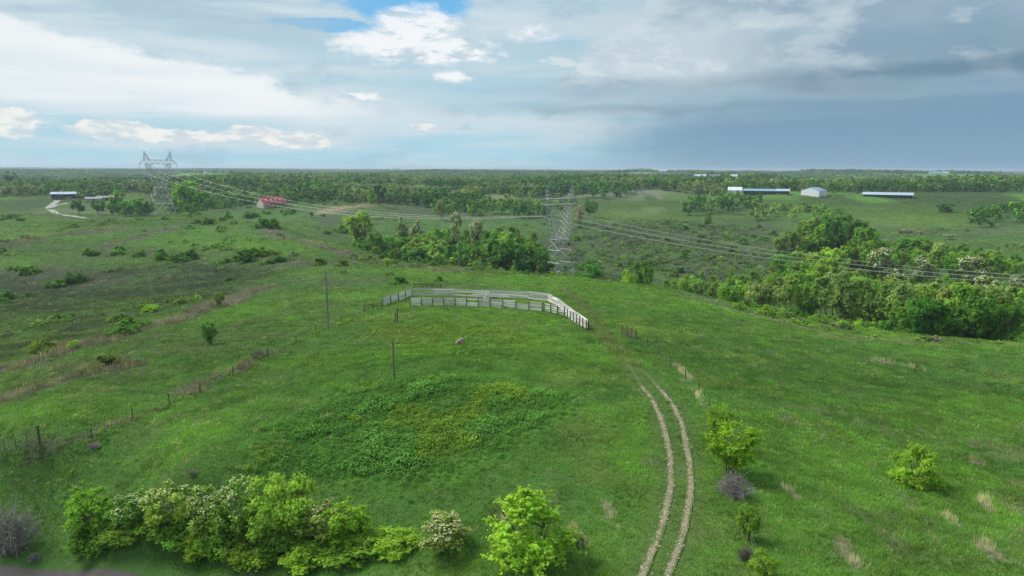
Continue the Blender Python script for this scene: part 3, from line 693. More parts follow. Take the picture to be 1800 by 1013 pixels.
p = hit(698, 567); b = MB(); b.bar((0, 0, -.4), (.1, 0, top_h(698, 541, p)), .13, .10, k=7); o = empty('old_post', tuple(p)); tag(o, 'short dark stump of a pole just left of the corral front', 'post'); b.build('shaft', M_post, o)
MB().bar((-.5, .2, -.3), (-.2, .1, top_h(698, 549, p)), .09, .08, k=6).build('prop', M_post, o)
def sag_wire(a, ha, b, hb, label, sag=1.0):
    pts = wire_points(a + np.array([0, 0, ha]), b + np.array([0, 0, hb]), sag, 24); m_ = MB()
    for p_, q_ in zip(pts[:-1], pts[1:]): m_.bar(p_ - pts[0], q_ - pts[0], .0045, k=3)
    tag(m_.build('service_wire', M_steel, None, tuple(pts[0])), label, 'wire')
sag_wire(pA[0], pA[1] - .9, pB[0], pB[1] - .9, 'thin wire between the two bare wooden poles', .6)
sag_wire(pA[0], pA[1] - .9, hit(-30, 705), 6.5, 'thin pale wire running down from the tall pole to the left edge', 2)
sag_wire(pA[0], pA[1] - .5, hit(30, 640), 6.5, 'second pale wire slanting down left from the tall pole', 2)
# boulder
p = hit(809, 606); bm = bmesh.new(); bmesh.ops.create_icosphere(bm, subdivisions=3, radius=.8)
for v in bm.verts:
    n_ = v.co.normalized(); k = 1 + .35 * math.sin(n_.x * 3.1 + 1) * math.cos(n_.y * 2.7) + .12 * math.sin(n_.z * 7 + n_.x * 5)
    v.co = .8 * Vector((n_.x * .95 * k + .15 * n_.z, n_.y * .7 * k, max(n_.z * .62 * k, -.4)))
me = bpy.data.meshes.new('boulder'); bm.to_mesh(me); bm.free(); me.materials.append(M_rock)
tag(link('boulder', me, None, (p[0], p[1], p[2] + .35)), 'tan boulder lying alone in the weeds below the corral', 'boulder')
def rock_or_log(): pass

# ------------------------------------------------------------------ foliage prototypes
def leaf_quads(cen, nor, size, rs, aspect=.62, spread=.6):
    n = len(cen); nor = nor + rs.normal(0, spread, (n, 3)); nor /= np.linalg.norm(nor, axis=1)[:, None] + 1e-9
    a = np.cross(nor, rs.normal(0, 1, (n, 3))); a /= np.linalg.norm(a, axis=1)[:, None] + 1e-9; b = np.cross(nor, a)
    s = (size * rs.uniform(.65, 1.35, n))[:, None]; a = a * s; b = b * s * aspect
    v = np.stack([cen - a, cen - b * .9 + a * .1, cen + a, cen + b * .9 + a * .1], 1).reshape(-1, 3)
    f = np.arange(n * 4).reshape(-1, 4); return v, f
def crown_geo(seed, h, r, z0, nblob, nleaf, size, shape='round', spray=.5, gapk=.0, flat_=.8, brk=.30):
    """leaf-sized faces along twigs that spring from limb ends"""
    rs = np.random.default_rng(seed); B = []
    for _ in range(nblob * 30):
        if len(B) >= nblob: break
        d = rs.normal(0, 1, 3); d /= np.linalg.norm(d); q = rs.uniform(.25, 1) ** .5
        c = d * q; zf = (c[2] + 1) / 2
        if shape == 'column': wid = r * (.55 + .45 * math.sin(math.pi * min(1, zf * .9 + .1)))
        elif shape == 'cone': wid = r * (1.1 - .75 * zf)
        elif shape == 'vase': wid = r * (.35 + .75 * zf)
        elif shape == 'dome': wid = r; zf = abs(c[2])
        else: wid = r
        br = (brk if shape != 'dome' else brk * 1.13) * r * rs.uniform(.65, 1.15)
        p = np.array([c[0] * (wid - br * .6), c[1] * (wid - br * .6), z0 + (h - z0) * (.06 + .86 * zf) - br * .3])
        B.append((p, br))
    per = np.array([b[1] ** 2 for b in B]); per = (per / per.sum() * nleaf).astype(int) + 1
    cen = []; nor = []; tone = []
    for (p, br), k in zip(B, per):
        nt = max(4, k // 9); d = rs.normal(0, 1, (nt, 3)); d[:, 2] = d[:, 2] * flat_ + .25 + .35 * spray; d /= np.linalg.norm(d, axis=1)[:, None]
        out = p.copy(); out[2] = (p[2] - z0 - (h - z0) * .4); out = out / (np.linalg.norm(out) + 1e-6); d = d + out * .45; d /= np.linalg.norm(d, axis=1)[:, None]
        L = br * rs.uniform(.75, 1.0 + spray * .7, nt)
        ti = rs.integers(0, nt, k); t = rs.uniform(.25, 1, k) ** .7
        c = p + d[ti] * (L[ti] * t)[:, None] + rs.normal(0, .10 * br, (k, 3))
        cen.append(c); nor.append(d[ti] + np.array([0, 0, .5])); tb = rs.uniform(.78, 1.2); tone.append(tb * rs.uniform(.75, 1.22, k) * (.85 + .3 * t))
    return np.concatenate(cen), np.concatenate(nor), np.concatenate(tone), B, rs
def leaves_mesh(name, cen, nor, tone, size, rs, m_, hue=.10):
    v, f = leaf_quads(cen, nor, size, rs); n = len(cen); w = rs.normal(0, hue, n)
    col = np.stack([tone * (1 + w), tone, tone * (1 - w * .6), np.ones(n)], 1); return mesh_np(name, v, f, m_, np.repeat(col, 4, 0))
def trunk_mesh(h, r0, B, rs, m_, nl=None, fork=.35, stems=1, spread=0):
    b = MB(); tops = []
    for s in range(stems):
        a = rs.uniform(0, 6.28); x, y = (math.cos(a) * spread, math.sin(a) * spread) if stems > 1 else (0, 0)
        pts = [np.array([x * .2, y * .2, -.4])]
        for k in range(1, 5): t = k / 4; pts.append(np.array([x * t + rs.normal(0, .02 * h), y * t + rs.normal(0, .02 * h), h * t * .85]))
        for k in range(4): b.bar(pts[k], pts[k + 1], r0 * (1 - k * .22), r0 * (1 - (k + 1) * .22), k=6)
        tops.append(pts)
    for p, br in (B if nl is None else B[:nl]):
        pts = tops[rs.integers(0, len(tops))]; i = min(range(1, 5), key=lambda i: abs(pts[i][2] - p[2] * .6)); q = pts[i]
        m2 = (q + p) / 2 + np.array([0, 0, -.05 * h]); b.bar(q, m2, r0 * .38, r0 * .25, k=4); b.bar(m2, p, r0 * .25, r0 * .08, k=4)
    return b.mesh('trunk', m_)
PROTO = {}
def make_proto(key, seed, h, r, z0f, nblob, nleaf, size, shape, spray, r0=.2, bloom=0, stems=1, inst=False, spr=0, bloomz=.45, nl=None, brk=.30):
    cen, nor, tone, B, rs = crown_geo(seed, h, r, h * z0f, nblob, nleaf, size, shape, spray, brk=brk); mt = M_leaf_i if inst else M_leaf
    d = dict(h=h, r=r, crown=leaves_mesh('crown', cen, nor, tone, size, rs, mt), trunk=None if inst else trunk_mesh(h, r0, B, rs, M_bark, nl, stems=stems, spread=spr), bloom=None)
    if bloom:
        k = np.where(rs.random(len(cen)) < bloom * np.clip((cen[:, 2] / h - bloomz) * 4, 0.1, 1))[0]
        k = k[rs.random(len(k)) < .5 + .5 * np.sin(cen[k, 0] * 2.2 / r * 3) * np.cos(cen[k, 1] / r * 5)]
        c2 = cen[k] + nor[k] * .5 * size; d['bloom'] = leaves_mesh('blossom', c2, nor[k], rs.uniform(.6, 1.2, len(k)), size * 1.0, rs, M_bloom if size > .2 else M_bloomn, .05)
    PROTO[key] = d
def m_bloom(t):
    v = t.n('ShaderNodeAttribute', attribute_name='gcol').outputs[0]
    return bsdf(t, t.mix(1.0, (.62, .64, .42), v, 'MULTIPLY'), .8, spec=.1), None
M_bloom = mat('cream blossom', m_bloom)
def m_bloomn(t): return bsdf(t, t.mix(1.0, (.54, .55, .30), t.n('ShaderNodeAttribute', attribute_name='gcol').outputs[0], 'MULTIPLY'), .8, spec=.1), None
M_bloomn = mat('yellowish cream blossom', m_bloomn)
# near (about 45 m): fine leaves
for i in range(3): make_proto('ngreen%d' % i, 100 + i, 6.5, 2.3, .12, 40, 15000, .10, 'round', 1.2, .09, stems=3, spr=1.2, brk=.22)
for i in range(2): make_proto('nbloom%d' % i, 110 + i, 6.5, 2.0, .15, 34, 10500, .095, 'column', 1.2, .09, bloom=.55, stems=2, spr=.8, brk=.22)
for i in range(3): make_proto('nhedge%d' % i, 120 + i, 3.0, 2.4, .0, 42, 12000, .10, 'dome', 1.2, .05, stems=5, spr=1.2, brk=.2)
make_proto('nspike', 130, 6.0, 2.6, .02, 34, 9500, .10, 'cone', 2.2, .07, stems=6, spr=1.8, brk=.20)
make_proto('nspike1', 131, 6.0, 2.6, .02, 34, 9500, .10, 'vase', 2.2, .07, stems=6, spr=1.8, brk=.20)
# mid
for i in range(4): make_proto('round%d' % i, 200 + i, 12, 5.0, .14, 26, 6500, .30, 'round', .5, .22)
for i in range(3): make_proto('tall%d' % i, 210 + i, 15, 3.4, .38, 18, 3600, .27, 'column', .8, .17)
for i in range(2): make_proto('bloomtall%d' % i, 220 + i, 15, 3.6, .40, 18, 3400, .26, 'column', .9, .17, bloom=.6)
for i in range(2): make_proto('vase%d' % i, 230 + i, 10, 4.6, .25, 20, 4200, .27, 'vase', .8, .18, stems=3, spr=2.5)
for i in range(3): make_proto('bush%d' % i, 240 + i, 3.0, 2.6, .0, 16, 3000, .19, 'dome', .6, .06, stems=4, spr=1.4)
# far
for i in range(3): make_proto('far%d' % i, 300 + i, 12, 5.2, .08, 16, 1500, .55, 'round', .35, .25, nl=5)
for i in range(2): make_proto('fartall%d' % i, 310 + i, 13, 4.0, .2, 14, 1000, .5, 'column', .6, .2, nl=5)
def twig_bush(seed, h, r, n, twig=.022):
    rs = np.random.default_rng(seed); b = MB()
    for _ in range(n):
        a = rs.uniform(0, 6.28); e = rs.uniform(.2, 1.35); d = np.array([math.cos(a) * math.cos(e), math.sin(a) * math.cos(e), math.sin(e)]) * np.array([r, r, h]) * rs.uniform(.55, 1)
        s = np.array([rs.normal(0, .12 * r), rs.normal(0, .12 * r), -.1]); m_ = s + (d - s) * .5 + rs.normal(0, .08 * r, 3); b.bar(s, m_, twig * 1.5, twig, k=3); b.bar(m_, d, twig, twig * .5, k=3)
        for _k in range(5):
            t = rs.uniform(.35, 1); q = m_ + (d - m_) * t; e2 = q + rs.normal(0, .22 * r, 3) + np.array([0, 0, .1]); b.bar(q, e2, twig * .6, twig * .3, k=3)
    return b.mesh('twigs', M_dead)
ME_TWIG = [twig_bush(400, 2.6, 2.0, 130), twig_bush(401, 2.0, 1.5, 100, .02)]
GREEN = (.072, .145, .022); DARKG = (.038, .092, .020); MIDG = (.055, .125, .022); BRIGHT = (.125, .215, .022); YG = (.108, .180, .028); PALEG = (.115, .160, .058); TAN = (.145, .155, .085); OLV = (.078, .125, .030); BLUEG = (.042, .10, .036)
def jit(c, k=.16):
    a = rnd.uniform(1 - k, 1 + k); w = rnd.uniform(-.07, .07); return (c[0] * a * (1 + w), c[1] * a, c[2] * a * (1 - w), 1)
COUNT = [0]
def plant(kind, p, h, tint, label, group=None, name='tree', cat=None, w=None, sink=.0, j=.14):
    keys = [k for k in PROTO if k.rstrip('0123456789') == kind]; d = PROTO[rnd.choice(keys)]
    s = h / d['h'] * 1.08; sw = s if w is None else w / (2 * d['r'])
    t = empty(name, (p[0], p[1], p[2] - sink), rnd.uniform(0, 6.28)); t.scale = (sw, sw, s); tag(t, label, cat or ('shrub' if name in ('shrub', 'hedge_shrub') else 'tree'), group)
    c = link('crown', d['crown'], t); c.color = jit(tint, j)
    if d['trunk']: link('trunk', d['trunk'], t)
    if d['bloom']: link('blossom', d['bloom'], t)
    COUNT[0] += 1; return t
def plant_px(kind, px, top, Y, tint, label, **kw):
    p = at(px, Y); h = max(1.0, top_h(px, top, p)); return plant(kind, p, h, tint, label, **kw)
def plant_base(kind, px, py, top, tint, label, **kw):
    p = hit(px, py); h = max(.5, top_h(px, top, p)); return plant(kind, p, h, tint, label, **kw)

# --- foreground row above the road (each told apart)
FG = [ # kind, px, top py, Y, tint, width m, label
 ('ngreen', 115, 858, 45.6, (.080, .160, .022), 4.2, 'leafy green tree at the left end of the foreground row'),
 ('nbloom', 188, 862, 44.6, (.07, .14, .022), 3.6, 'small locust with cream blossom, second from the left in the foreground row'),
 ('nbloom', 262, 846, 43.9, (.125, .18, .03), 4.2, 'yellowish flowering locust between two paler ones in the foreground row'),
 ('nbloom', 325, 855, 43.1, (.095, .16, .028), 3.6, 'sparse flowering locust with thin trunk in the foreground row'),
 ('nbloom', 388, 838, 42.6, (.095, .16, .028), 4.0, 'locust with the whitest blossom on top in the foreground row'),
 ('ngreen', 452, 842, 41.9, (.10, .17, .03), 4.4, 'bright green tree just right of the whitest flowering locust'),
 ('ngreen', 492, 834, 41.4, (.11, .185, .03), 4.0, 'tallest light green tree of the foreground row'),
 ('nbloom', 545, 880, 40.8, (.10, .15, .03), 4.0, 'olive tree with dull cream blossom right of the tallest foreground tree'),
 ('ngreen', 590, 884, 40.4, (.09, .17, .02), 3.6, 'rounded vivid green tree near the right end of the foreground row'),
 ('nbloom', 768, 906, 38.4, (.105, .14, .035), 4.0, 'lone flowering locust between the foreground row and the bright green bush'),
 ('nspike', 930, 868, 36.0, (.120, .200, .022), 7.6, 'large bright yellow green bush at the bottom centre'),
 ('nspike', 1648, 790, 47, (.098, .165, .020), 4.8, 'single yellow green bush alone on the right hand slope'),
]
for kd, px, tp, Y, ti, w_, lb in FG:
    ti = tuple(q * 1.15 for q in ti)
    if kd == 'nspike' and px > 1500: plant_px('nhedge', px, tp, Y, ti, lb, w=w_, j=.03)
    else: plant_px(kd, px, tp, Y, ti, lb, w=w_, j=.05)
HEDGE = ['leafy shrub low at the left end of the foreground hedge'] + ['leafy shrub under the ' + q for q in ('small cream flowering locust of the foreground row', 'yellowish flowering locust of the foreground row', 'gap between the two middle flowering locusts', 'sparse thin trunked locust of the foreground row', 'whitest flowering locust, at its foot', 'bright tree just right of the whitest locust', 'tallest light green tree of the foreground row', 'olive cream flowered tree of the foreground row', 'rounded vivid tree near the right end')] + ['darker low shrub at the hedge foot below the middle locusts', 'low shrub at the hedge foot right of the whitest locust', 'low bright shrub at the hedge foot below the tallest tree', 'low bright shrub at the hedge foot below the vivid tree', 'bright shrub, second from the right end of the foreground hedge', 'bright yellow green shrub closing the right end of the foreground hedge']
for k, (px, tp, Y, w_) in enumerate([(120, 925, 45.5, 5), (180, 920, 45, 5), (240, 915, 44.5, 5), (300, 905, 44, 5.2), (350, 910, 43.2, 5), (400, 905, 42.8, 5.4), (450, 920, 42, 5), (500, 925, 41.6, 5.2), (550, 930, 41, 5.2), (600, 935, 40.6, 4.8), (330, 935, 42.8, 4), (420, 950, 41.5, 4.4), (520, 965, 40.3, 4.4), (600, 975, 39.6, 4.2), (650, 955, 40, 4.2), (690, 975, 39.6, 3.8)]):
    plant_px('nhedge', px, tp, Y, (.075, .150, .022) if k < 8 else (.105, .180, .022), HEDGE[k], name='hedge_shrub', group='hedge shrubs above the road', w=w_, j=.22)
# --- shrubs along the right-hand fence
for px, by, tp, ti, w_, lb in [(1264, 782, 716, (.095, .172, .018), 2.8, 'small bright shrub at the top of the right fence row'), (1284, 832, 746, (.098, .180, .018), 5.4, 'largest bright yellow green shrub on the right fence line'),
     (1315, 950, 885, (.08, .145, .02), 1.7, 'narrow bright sapling below the dead bush on the right fence'), (1341, 1020, 972, (.09, .165, .02), 1.8, 'little bright shrub at the bottom end of the right fence')]:
    plant_base('nspike' if w_ > 2 else 'ngreen', px, by, tp, ti, lb, name='shrub', w=w_, j=.04)
def dead(px, py, h, w_, label, k=0):
    p = hit(px, py); t = empty('dead_bush', tuple(p), rnd.uniform(0, 6)); t.scale = (w_ / 4, w_ / 4, h / 2.6); tag(t, label, 'bush'); link('twigs', ME_TWIG[k], t)
dead(1290, 872, 2.0, 3.3, 'leafless grey purple bush under the largest bright shrub'); dead(22, 965, 4.0, 5.5, 'bare grey bush at the lower left edge of the view'); dead(338, 836, .7, 1.2, 'small heap of dead grey branches in the grass', 1)
dead(1015, 960, 1.6, 2.2, 'dead pale brush behind the bright bush at the bottom centre', 1); dead(60, 985, .9, 1.8, 'fallen pale twigs beside the bare grey bush', 1)
dead(435, 600 + 38, .9, 1.6, 'low grey thicket on the left fence line', 1); dead(455, 628, 1.2, 2.4, 'taller grey thicket higher on the left fence line'); dead(345, 556, .8, 2.4, 'dead reddish bush alone on the left slope', 1)
dead(165, 788, .9, 2, 'straggly brown brush beside the pipe gate fence', 1); dead(1310, 985, 1.4, 1.8, 'bare twigs between the two lowest fence shrubs', 1)
# --- shrubs on the left slopes
LS = [(370, 606, 566, 'nspike', (.055, .115, .022), 'lone small tree with open crown on the left slope'), (75, 618, 597, 'bush', (.085, .135, .03), 'broad yellow green bush in the hollow at left'), (182, 645, 627, 'bush', OLV, 'rounded olive bush on the lower left slope'),
 (130, 496, 478, 'bush', DARKG, 'large dark round bush on the far side of the hollow'), (97, 503, 490, 'bush', MIDG, 'lighter bush just left of the large dark round one'), (218, 588, 568, 'bush', MIDG, 'green bush in the middle of the left slope, lower of a pair'), (236, 578, 556, 'bush', MIDG, 'upper bush of the pair on the left slope'),
 (208, 564, 551, 'bush', OLV, 'flat olive bush above the pair on the left slope'), (105, 560, 549, 'bush', MIDG, 'small bush alone in the dull meadow at left'), (8, 528, 512, 'bush', MIDG, 'bush cut by the left edge of the view'), (130, 612, 600, 'bush', BRIGHT, 'small bright bush beside the broad one in the hollow'), (265, 548, 535, 'bush', BRIGHT, 'small vivid green bush at the dull grass edge'),
 (385, 540, 514, 'nspike', (.08, .13, .035), 'faint pale sapling on the upper left slope'), (322, 534, 522, 'bush', OLV, 'low brown green bush up the left slope'), (405, 493, 487, 'bush', DARKG, 'tiny dark bush on the bright upper slope'),
 (285, 457, 443, 'bush', DARKG, 'dark bush left of centre in the ridge hedge'), (330, 458, 439, 'bush', DARKG, 'largest dark bush at the right end of the ridge hedge'), (305, 458, 447, 'bush', OLV, 'brownish bush between the two dark ridge bushes'), (245, 452, 443, 'bush', DARKG, 'small dark bush at the left of the ridge hedge'),
 (430, 459, 440, 'bush', DARKG, 'tall dark bush where the ridge fence starts'), (445, 452, 434, 'bush', GREEN, 'green bush above the tall dark one on the ridge'), (465, 449, 433, 'bush', OLV, 'bush at the top of the small ridge cluster'), (395, 462, 452, 'bush', GREEN, 'light bush left of the tall dark one'),
 (490, 461, 449, 'bush', DARKG, 'dark bush on the far ridge fence'), (470, 464, 454, 'bush', OLV, 'brown bush on the far ridge fence'), (560, 466, 455, 'bush', OLV, 'low bush midway along the far ridge fence'), (600, 468, 458, 'bush', OLV, 'low bush at the right end of the far ridge fence'),
 (460, 400, 385, 'bush', MIDG, 'left bush of the round pair on the ridge saddle'), (476, 399, 383, 'bush', GREEN, 'right bush of the round pair on the ridge saddle'), (367, 394, 382, 'bush', DARKG, 'dark bush on the ridge right of the left tower'), (345, 393, 386, 'bush', OLV, 'low bush on the ridge beside the dark one'), (330, 383, 374, 'vase', BRIGHT, 'small bright tree right of the left tower foot'),
 (400, 386, 376, 'bush', MIDG, 'bush on the crest among a loose row'), (390, 390, 383, 'bush', OLV, 'brown bush on the crest among a loose row'), (440, 382, 371, 'bush', MIDG, 'bush near the lane to the red roofed house'), (512, 374, 367, 'bush', DARKG, 'dark low bush below the red roofed house'), (548, 383, 371, 'vase', GREEN, 'young tree in the pasture right of the red roofed house'),
 (600, 409, 395, 'bush', GREEN, 'yellow topped round bush below the dirt patch'), (568, 380, 376, 'bush', DARKG, 'tiny bush in the pasture below the dirt patch'), (575, 412, 405, 'bush', DARKG, 'tiny dark bush on the valley side'), (650, 458, 449, 'bush', OLV, 'bush on the brown crest strip'), (672, 460, 450, 'bush', DARKG, 'dark bush on the brown crest strip'), (700, 464, 455, 'bush', MIDG, 'bush at the right end of the brown crest strip'),
 (760, 468, 458, 'bush', OLV, 'low bush left of the slim pole'), (680, 472, 455, 'vase', BRIGHT, 'thin bright sapling on the crest above the corral'), (700, 500, 488, 'bush', MIDG, 'weedy bush behind the corral back fence'), (770, 495, 486, 'bush', GREEN, 'weedy patch bush at the left back corner of the corral')]
for px, by, tp, kd, ti, lb in LS:
    o = plant_base(kd, px, by, tp, ti, lb, name='shrub' if kd == 'bush' else 'tree', j=.1)
    if kd == 'bush':
        k = rnd.uniform(1.2, 1.7); o.scale = (o.scale[2] * k, o.scale[2] * k, o.scale[2] * 1.0)
for pts, n_, lab in (([(150, 447), (350, 452)], 12, 'low scrubby bush in the hedge along the left ridge'), ([(0, 478), (60, 482)], 4, 'dark low bush at the far left of the dull slope'), ([(330, 380), (520, 374)], 10, 'small bush in the loose row on the crest below the red roofed house'), ([(0, 385), (60, 392)], 5, 'dark green bush grouped in the far left pasture')):
    for k in range(n_):
        t = rnd.random(); px = pts[0][0] + (pts[1][0] - pts[0][0]) * t; py = pts[0][1] + (pts[1][1] - pts[0][1]) * t + rnd.uniform(-4, 4)
        p = hit(px, py); h = rnd.uniform(1.2, 2.6); plant('bush', p, h, rnd.choice([DARKG, OLV, MIDG, GREEN]), lab, name='shrub', group=lab.replace('bush', 'bushes'), w=h * rnd.uniform(1.6, 2.6))
# --- dark wood in the valley behind the crest
TNAME = {DARKG: 'dark green', MIDG: 'green', GREEN: 'fresh green', OLV: 'olive', YG: 'yellow green', PALEG: 'pale green', TAN: 'tan', BLUEG: 'bluish green', BRIGHT: 'bright green'}
STUFFT = []
def belt(n_, px0, px1, Y0, Y1, top_fn, kinds, tints, label, group, name='tree', minh=3, wk=(.85, 1.15), maxh=30, pw=1.0, stuff=False):
    tints = [tuple(q * 1.12 for q in c_) for c_ in tints]
    for k in range(n_):
        px = px0 + (px1 - px0) * ((k + rnd.uniform(.1, .9)) / n_); Y = rnd.uniform(Y0, Y1); p = at(px, Y)
        h = min(maxh, max(minh, top_h(px, top_fn(px) + rnd.uniform(-1, 7) * pw, p))); ti = rnd.choice(tints)
        if stuff: STUFFT.append((p, h, ti)); continue
        pos = ['left end', 'left part', 'right part', 'right end'][min(3, 4 * k // n_)]
        o = plant(rnd.choice(kinds), p, h, ti, '%s %s, %s' % (TNAME.get(min(TNAME, key=lambda c_: abs(c_[0] * 1.12 - ti[0]) + abs(c_[1] * 1.12 - ti[1]))), label, pos), group=group, name=name)
        k = rnd.uniform(*wk); o.scale[0] *= k; o.scale[1] *= k
ip = lambda xs, ys: (lambda x: float(np.interp(x, xs, ys)))
plant_px('vase', 635, 372, 345, YG, 'spreading yellow green tree at the left of the valley wood')
for px, tp, Y, ti, lb in [(705, 386, 305, PALEG, 'pale flowering locust left of centre in the valley wood'), (735, 392, 300, TAN, 'tan crowned locust in the valley wood'), (803, 376, 285, PALEG, 'tall thin pale locust right beside the slim pole'), (838, 388, 290, TAN, 'fluffy cream crowned tree above the dark wood')]:
    plant_px('bloomtall', px, tp, Y, ti, lb, w=8)
for px, tp, Y, ti, w_, lb in [(865, 412, 275, (.045, .12, .022), 14, 'deep green oak at the right end of the valley wood'), (905, 400, 290, OLV, 14, 'olive crowned tree just left of the middle tower'), (660, 412, 300, DARKG, 11, 'dark rounded tree at the left of the valley wood'), (845, 425, 262, MIDG, 10, 'green tree in front of the deep green oak')]:
    plant_px('round', px, tp, Y, ti, lb, w=w_)
belt(26, 605, 945, 285, 320, ip([600, 650, 720, 800, 870, 945], [440, 415, 408, 405, 408, 408]), ['round', 'tall', 'round'], [MIDG, DARKG, GREEN, OLV, DARKG], 'tree in the dense valley wood behind the crest', 'trees of the valley wood')
belt(30, 640, 945, 240, 275, ip([640, 700, 800, 870, 945], [450, 432, 430, 428, 425]), ['round', 'round', 'bush', 'tall'], [DARKG, MIDG, DARKG, OLV], 'front tree at the near edge of the valley wood', 'front trees of the valley wood')
# --- bushes by the middle tower
for px, tp, Y, ti, w_, lb in [(1038, 468, 215, (.055, .14, .022), 9.5, 'big round vivid bush right of the middle tower'), (1015, 482, 225, GREEN, 4, 'smaller bush between the middle tower and the big round one'), (1130, 460, 215, GREEN, 8, 'light green tree rising over the crest right of the round bush'), (1105, 476, 200, BRIGHT, 6, 'bright low bush on the crest right of the round bush')]:
    plant_px('round' if w_ > 5 else 'bush', px, tp, Y, ti, lb, w=w_, name='shrub')
# --- wood on the right below the crest
for px, tp, Y, ti, lb in [(1548, 438, 246, PALEG, 'tall cream flowering locust, leftmost of the pale ones in the right wood'), (1618, 452, 243, PALEG, 'cream flowering locust second from the left in the right wood'), (1705, 452, 240, PALEG, 'broad cream flowering locust near the right edge'), (1575, 478, 205, PALEG, 'lower flowering locust in front of the tall one'), (1790, 484, 228, PALEG, 'flowering locust cut by the right edge of the view'), (1655, 494, 190, PALEG, 'thin flowering locust with long bare trunk'), (1735, 486, 195, PALEG, 'dense flowering locust left of the edge one')]:
    plant_px('bloomtall', px, tp, Y, ti, lb, w=9 if Y < 230 else 12)
for px, tp, Y, ti, w_, lb in [(1640, 520, 124, (.05, .13, .02), 9, 'rounded deep green tree at the near edge of the right wood'), (1720, 508, 124, (.045, .115, .02), 8.5, 'dark leafy tree at the near edge below the pale locusts'), (1780, 530, 123, MIDG, 8, 'dark tree at the right edge in front of the wood'), (1595, 530, 128, GREEN, 6, 'green tree left of the rounded deep green one'), (1450, 458, 235, YG, 13, 'yellow green crown in the left half of the right wood'), (1520, 480, 225, GREEN, 6, 'slim vivid green tree beside the bare trunks'), (1665, 486, 210, (.075, .15, .02), 6, 'bright crown poking up between the pale locusts')]:
    plant_px('round', px, tp, Y, ti, lb, w=w_)
belt(40, 1320, 1800, 150, 200, ip([1290, 1350, 1450, 1550, 1650, 1800], [505, 488, 482, 492, 500, 505]), ['tall', 'tall', 'round', 'tall'], [OLV, YG, GREEN, OLV, PALEG], 'slender bare trunked tree in the right wood', 'slender trees of the right wood', wk=(.8, 1.1))
belt(28, 1345, 1800, 232, 265, ip([1300, 1450, 1530, 1800], [470, 458, 478, 492]), ['round', 'tall'], [GREEN, OLV, YG, MIDG], 'tree at the back of the right wood', 'back trees of the right wood')
belt(24, 1560, 1810, 122, 140, ip([1560, 1620, 1700, 1810], [560, 545, 540, 545]), ['round', 'bush', 'tall'], [MIDG, DARKG, MIDG, GREEN], 'low tree on the near edge of the right wood', 'near edge trees of the right wood', minh=2.5)
belt(26, 1300, 1560, 126, 150, ip([1300, 1400, 1500, 1560], [525, 545, 560, 560]), ['bush', 'tall', 'bush'], [OLV, GREEN, YG, MIDG], 'scrubby sapling just below the right crest', 'saplings below the crest', minh=1.8)
belt(9, 1165, 1330, 190, 250, ip([1160, 1220, 1280, 1330], [492, 478, 490, 478]), ['round', 'tall', 'vase'], [GREEN, YG, OLV], 'slight tree in the valley beside the middle tower', 'light trees right of the middle tower')
belt(34, 1370, 1800, 262, 290, ip([1370, 1450, 1530, 1620, 1800], [450, 432, 430, 440, 452]), ['round', 'round', 'tall'], [GREEN, YG, MIDG, OLV, GREEN], 'tree in the airy wood right beyond the cables', 'airy wood beyond the cables', minh=6)
# --- wood in the valley right, mid distance
plant_px('round', 1505, 382, 330, (.05, .115, .02), 'dark full crowned tree at the right of the mid valley wood', w=16)
plant_px('round', 1440, 372, 345, OLV, 'broad brownish tree at the top of the mid valley wood', w=15)
plant_px('round', 1415, 390, 335, GREEN, 'light green rounded tree at the left of the mid valley wood', w=13)
belt(20, 1385, 1530, 320, 370, ip([1385, 1440, 1500, 1530], [405, 378, 385, 405]), ['round', 'tall', 'round'], [OLV, GREEN, DARKG, MIDG], 'tree in the clump amid the right valley', 'trees of the mid valley clump')
belt(26, 1520, 1800, 290, 350, ip([1520, 1600, 1700, 1800], [425, 415, 435, 450]), ['round', 'vase', 'bush'], [MIDG, GREEN, OLV, PALEG], 'thicket tree beyond the cables at right', 'thicket beyond the cables', minh=2.5)
for px, tp, Y in ((1590, 401, 400), (1612, 405, 395), (1662, 412, 380)): plant_px('bloomtall', px, tp, Y, TAN, 'small tan flowering tree in the scrub on the far right slope', group='tan trees in the far right scrub', w=9)
plant_px('round', 1650, 357, 520, DARKG, 'lone dark round tree in the middle of the green field', w=17)
plant_px('round', 1712, 364, 490, (.035, .085, .02), 'dark tree right of the lone field tree', w=15)
# trees around farm buildings and along the far meadow edge
belt(16, 1195, 1330, 560, 600, ip([1195, 1260, 1330], [338, 330, 336]), ['far'], [MIDG, DARKG, GREEN], 'tree in the row between the green hill and the long shed', 'row below the long shed', stuff=True)
belt(14, 1310, 1480, 500, 560, ip([1310, 1370, 1420, 1480], [345, 352, 350, 362]), ['far', 'fartall'], [GREEN, YG, OLV, MIDG], 'light tree in the slope wood under the white barn', 'slope wood under the white barn', stuff=True)
belt(16, 1690, 1810, 420, 540, ip([1690, 1740, 1800], [362, 350, 345]), ['far', 'round'], [DARKG, MIDG, BLUEG, GREEN], 'tree in the wood at the right edge beyond the field', 'wood at the right edge', stuff=True)
belt(26, 925, 1130, 640, 720, ip([925, 1000, 1060, 1130], [318, 312, 312, 316]), ['far'], [DARKG, MIDG, BLUEG], 'dark tree on the rise behind the middle tower', 'dark trees behind the middle tower', stuff=True)
belt(14, 870, 1010, 560, 620, ip([870, 930, 1010], [350, 345, 345]), ['far'], [GREEN, MIDG, YG], 'rounded light tree left of the green hill', 'light trees left of the green hill', stuff=True)
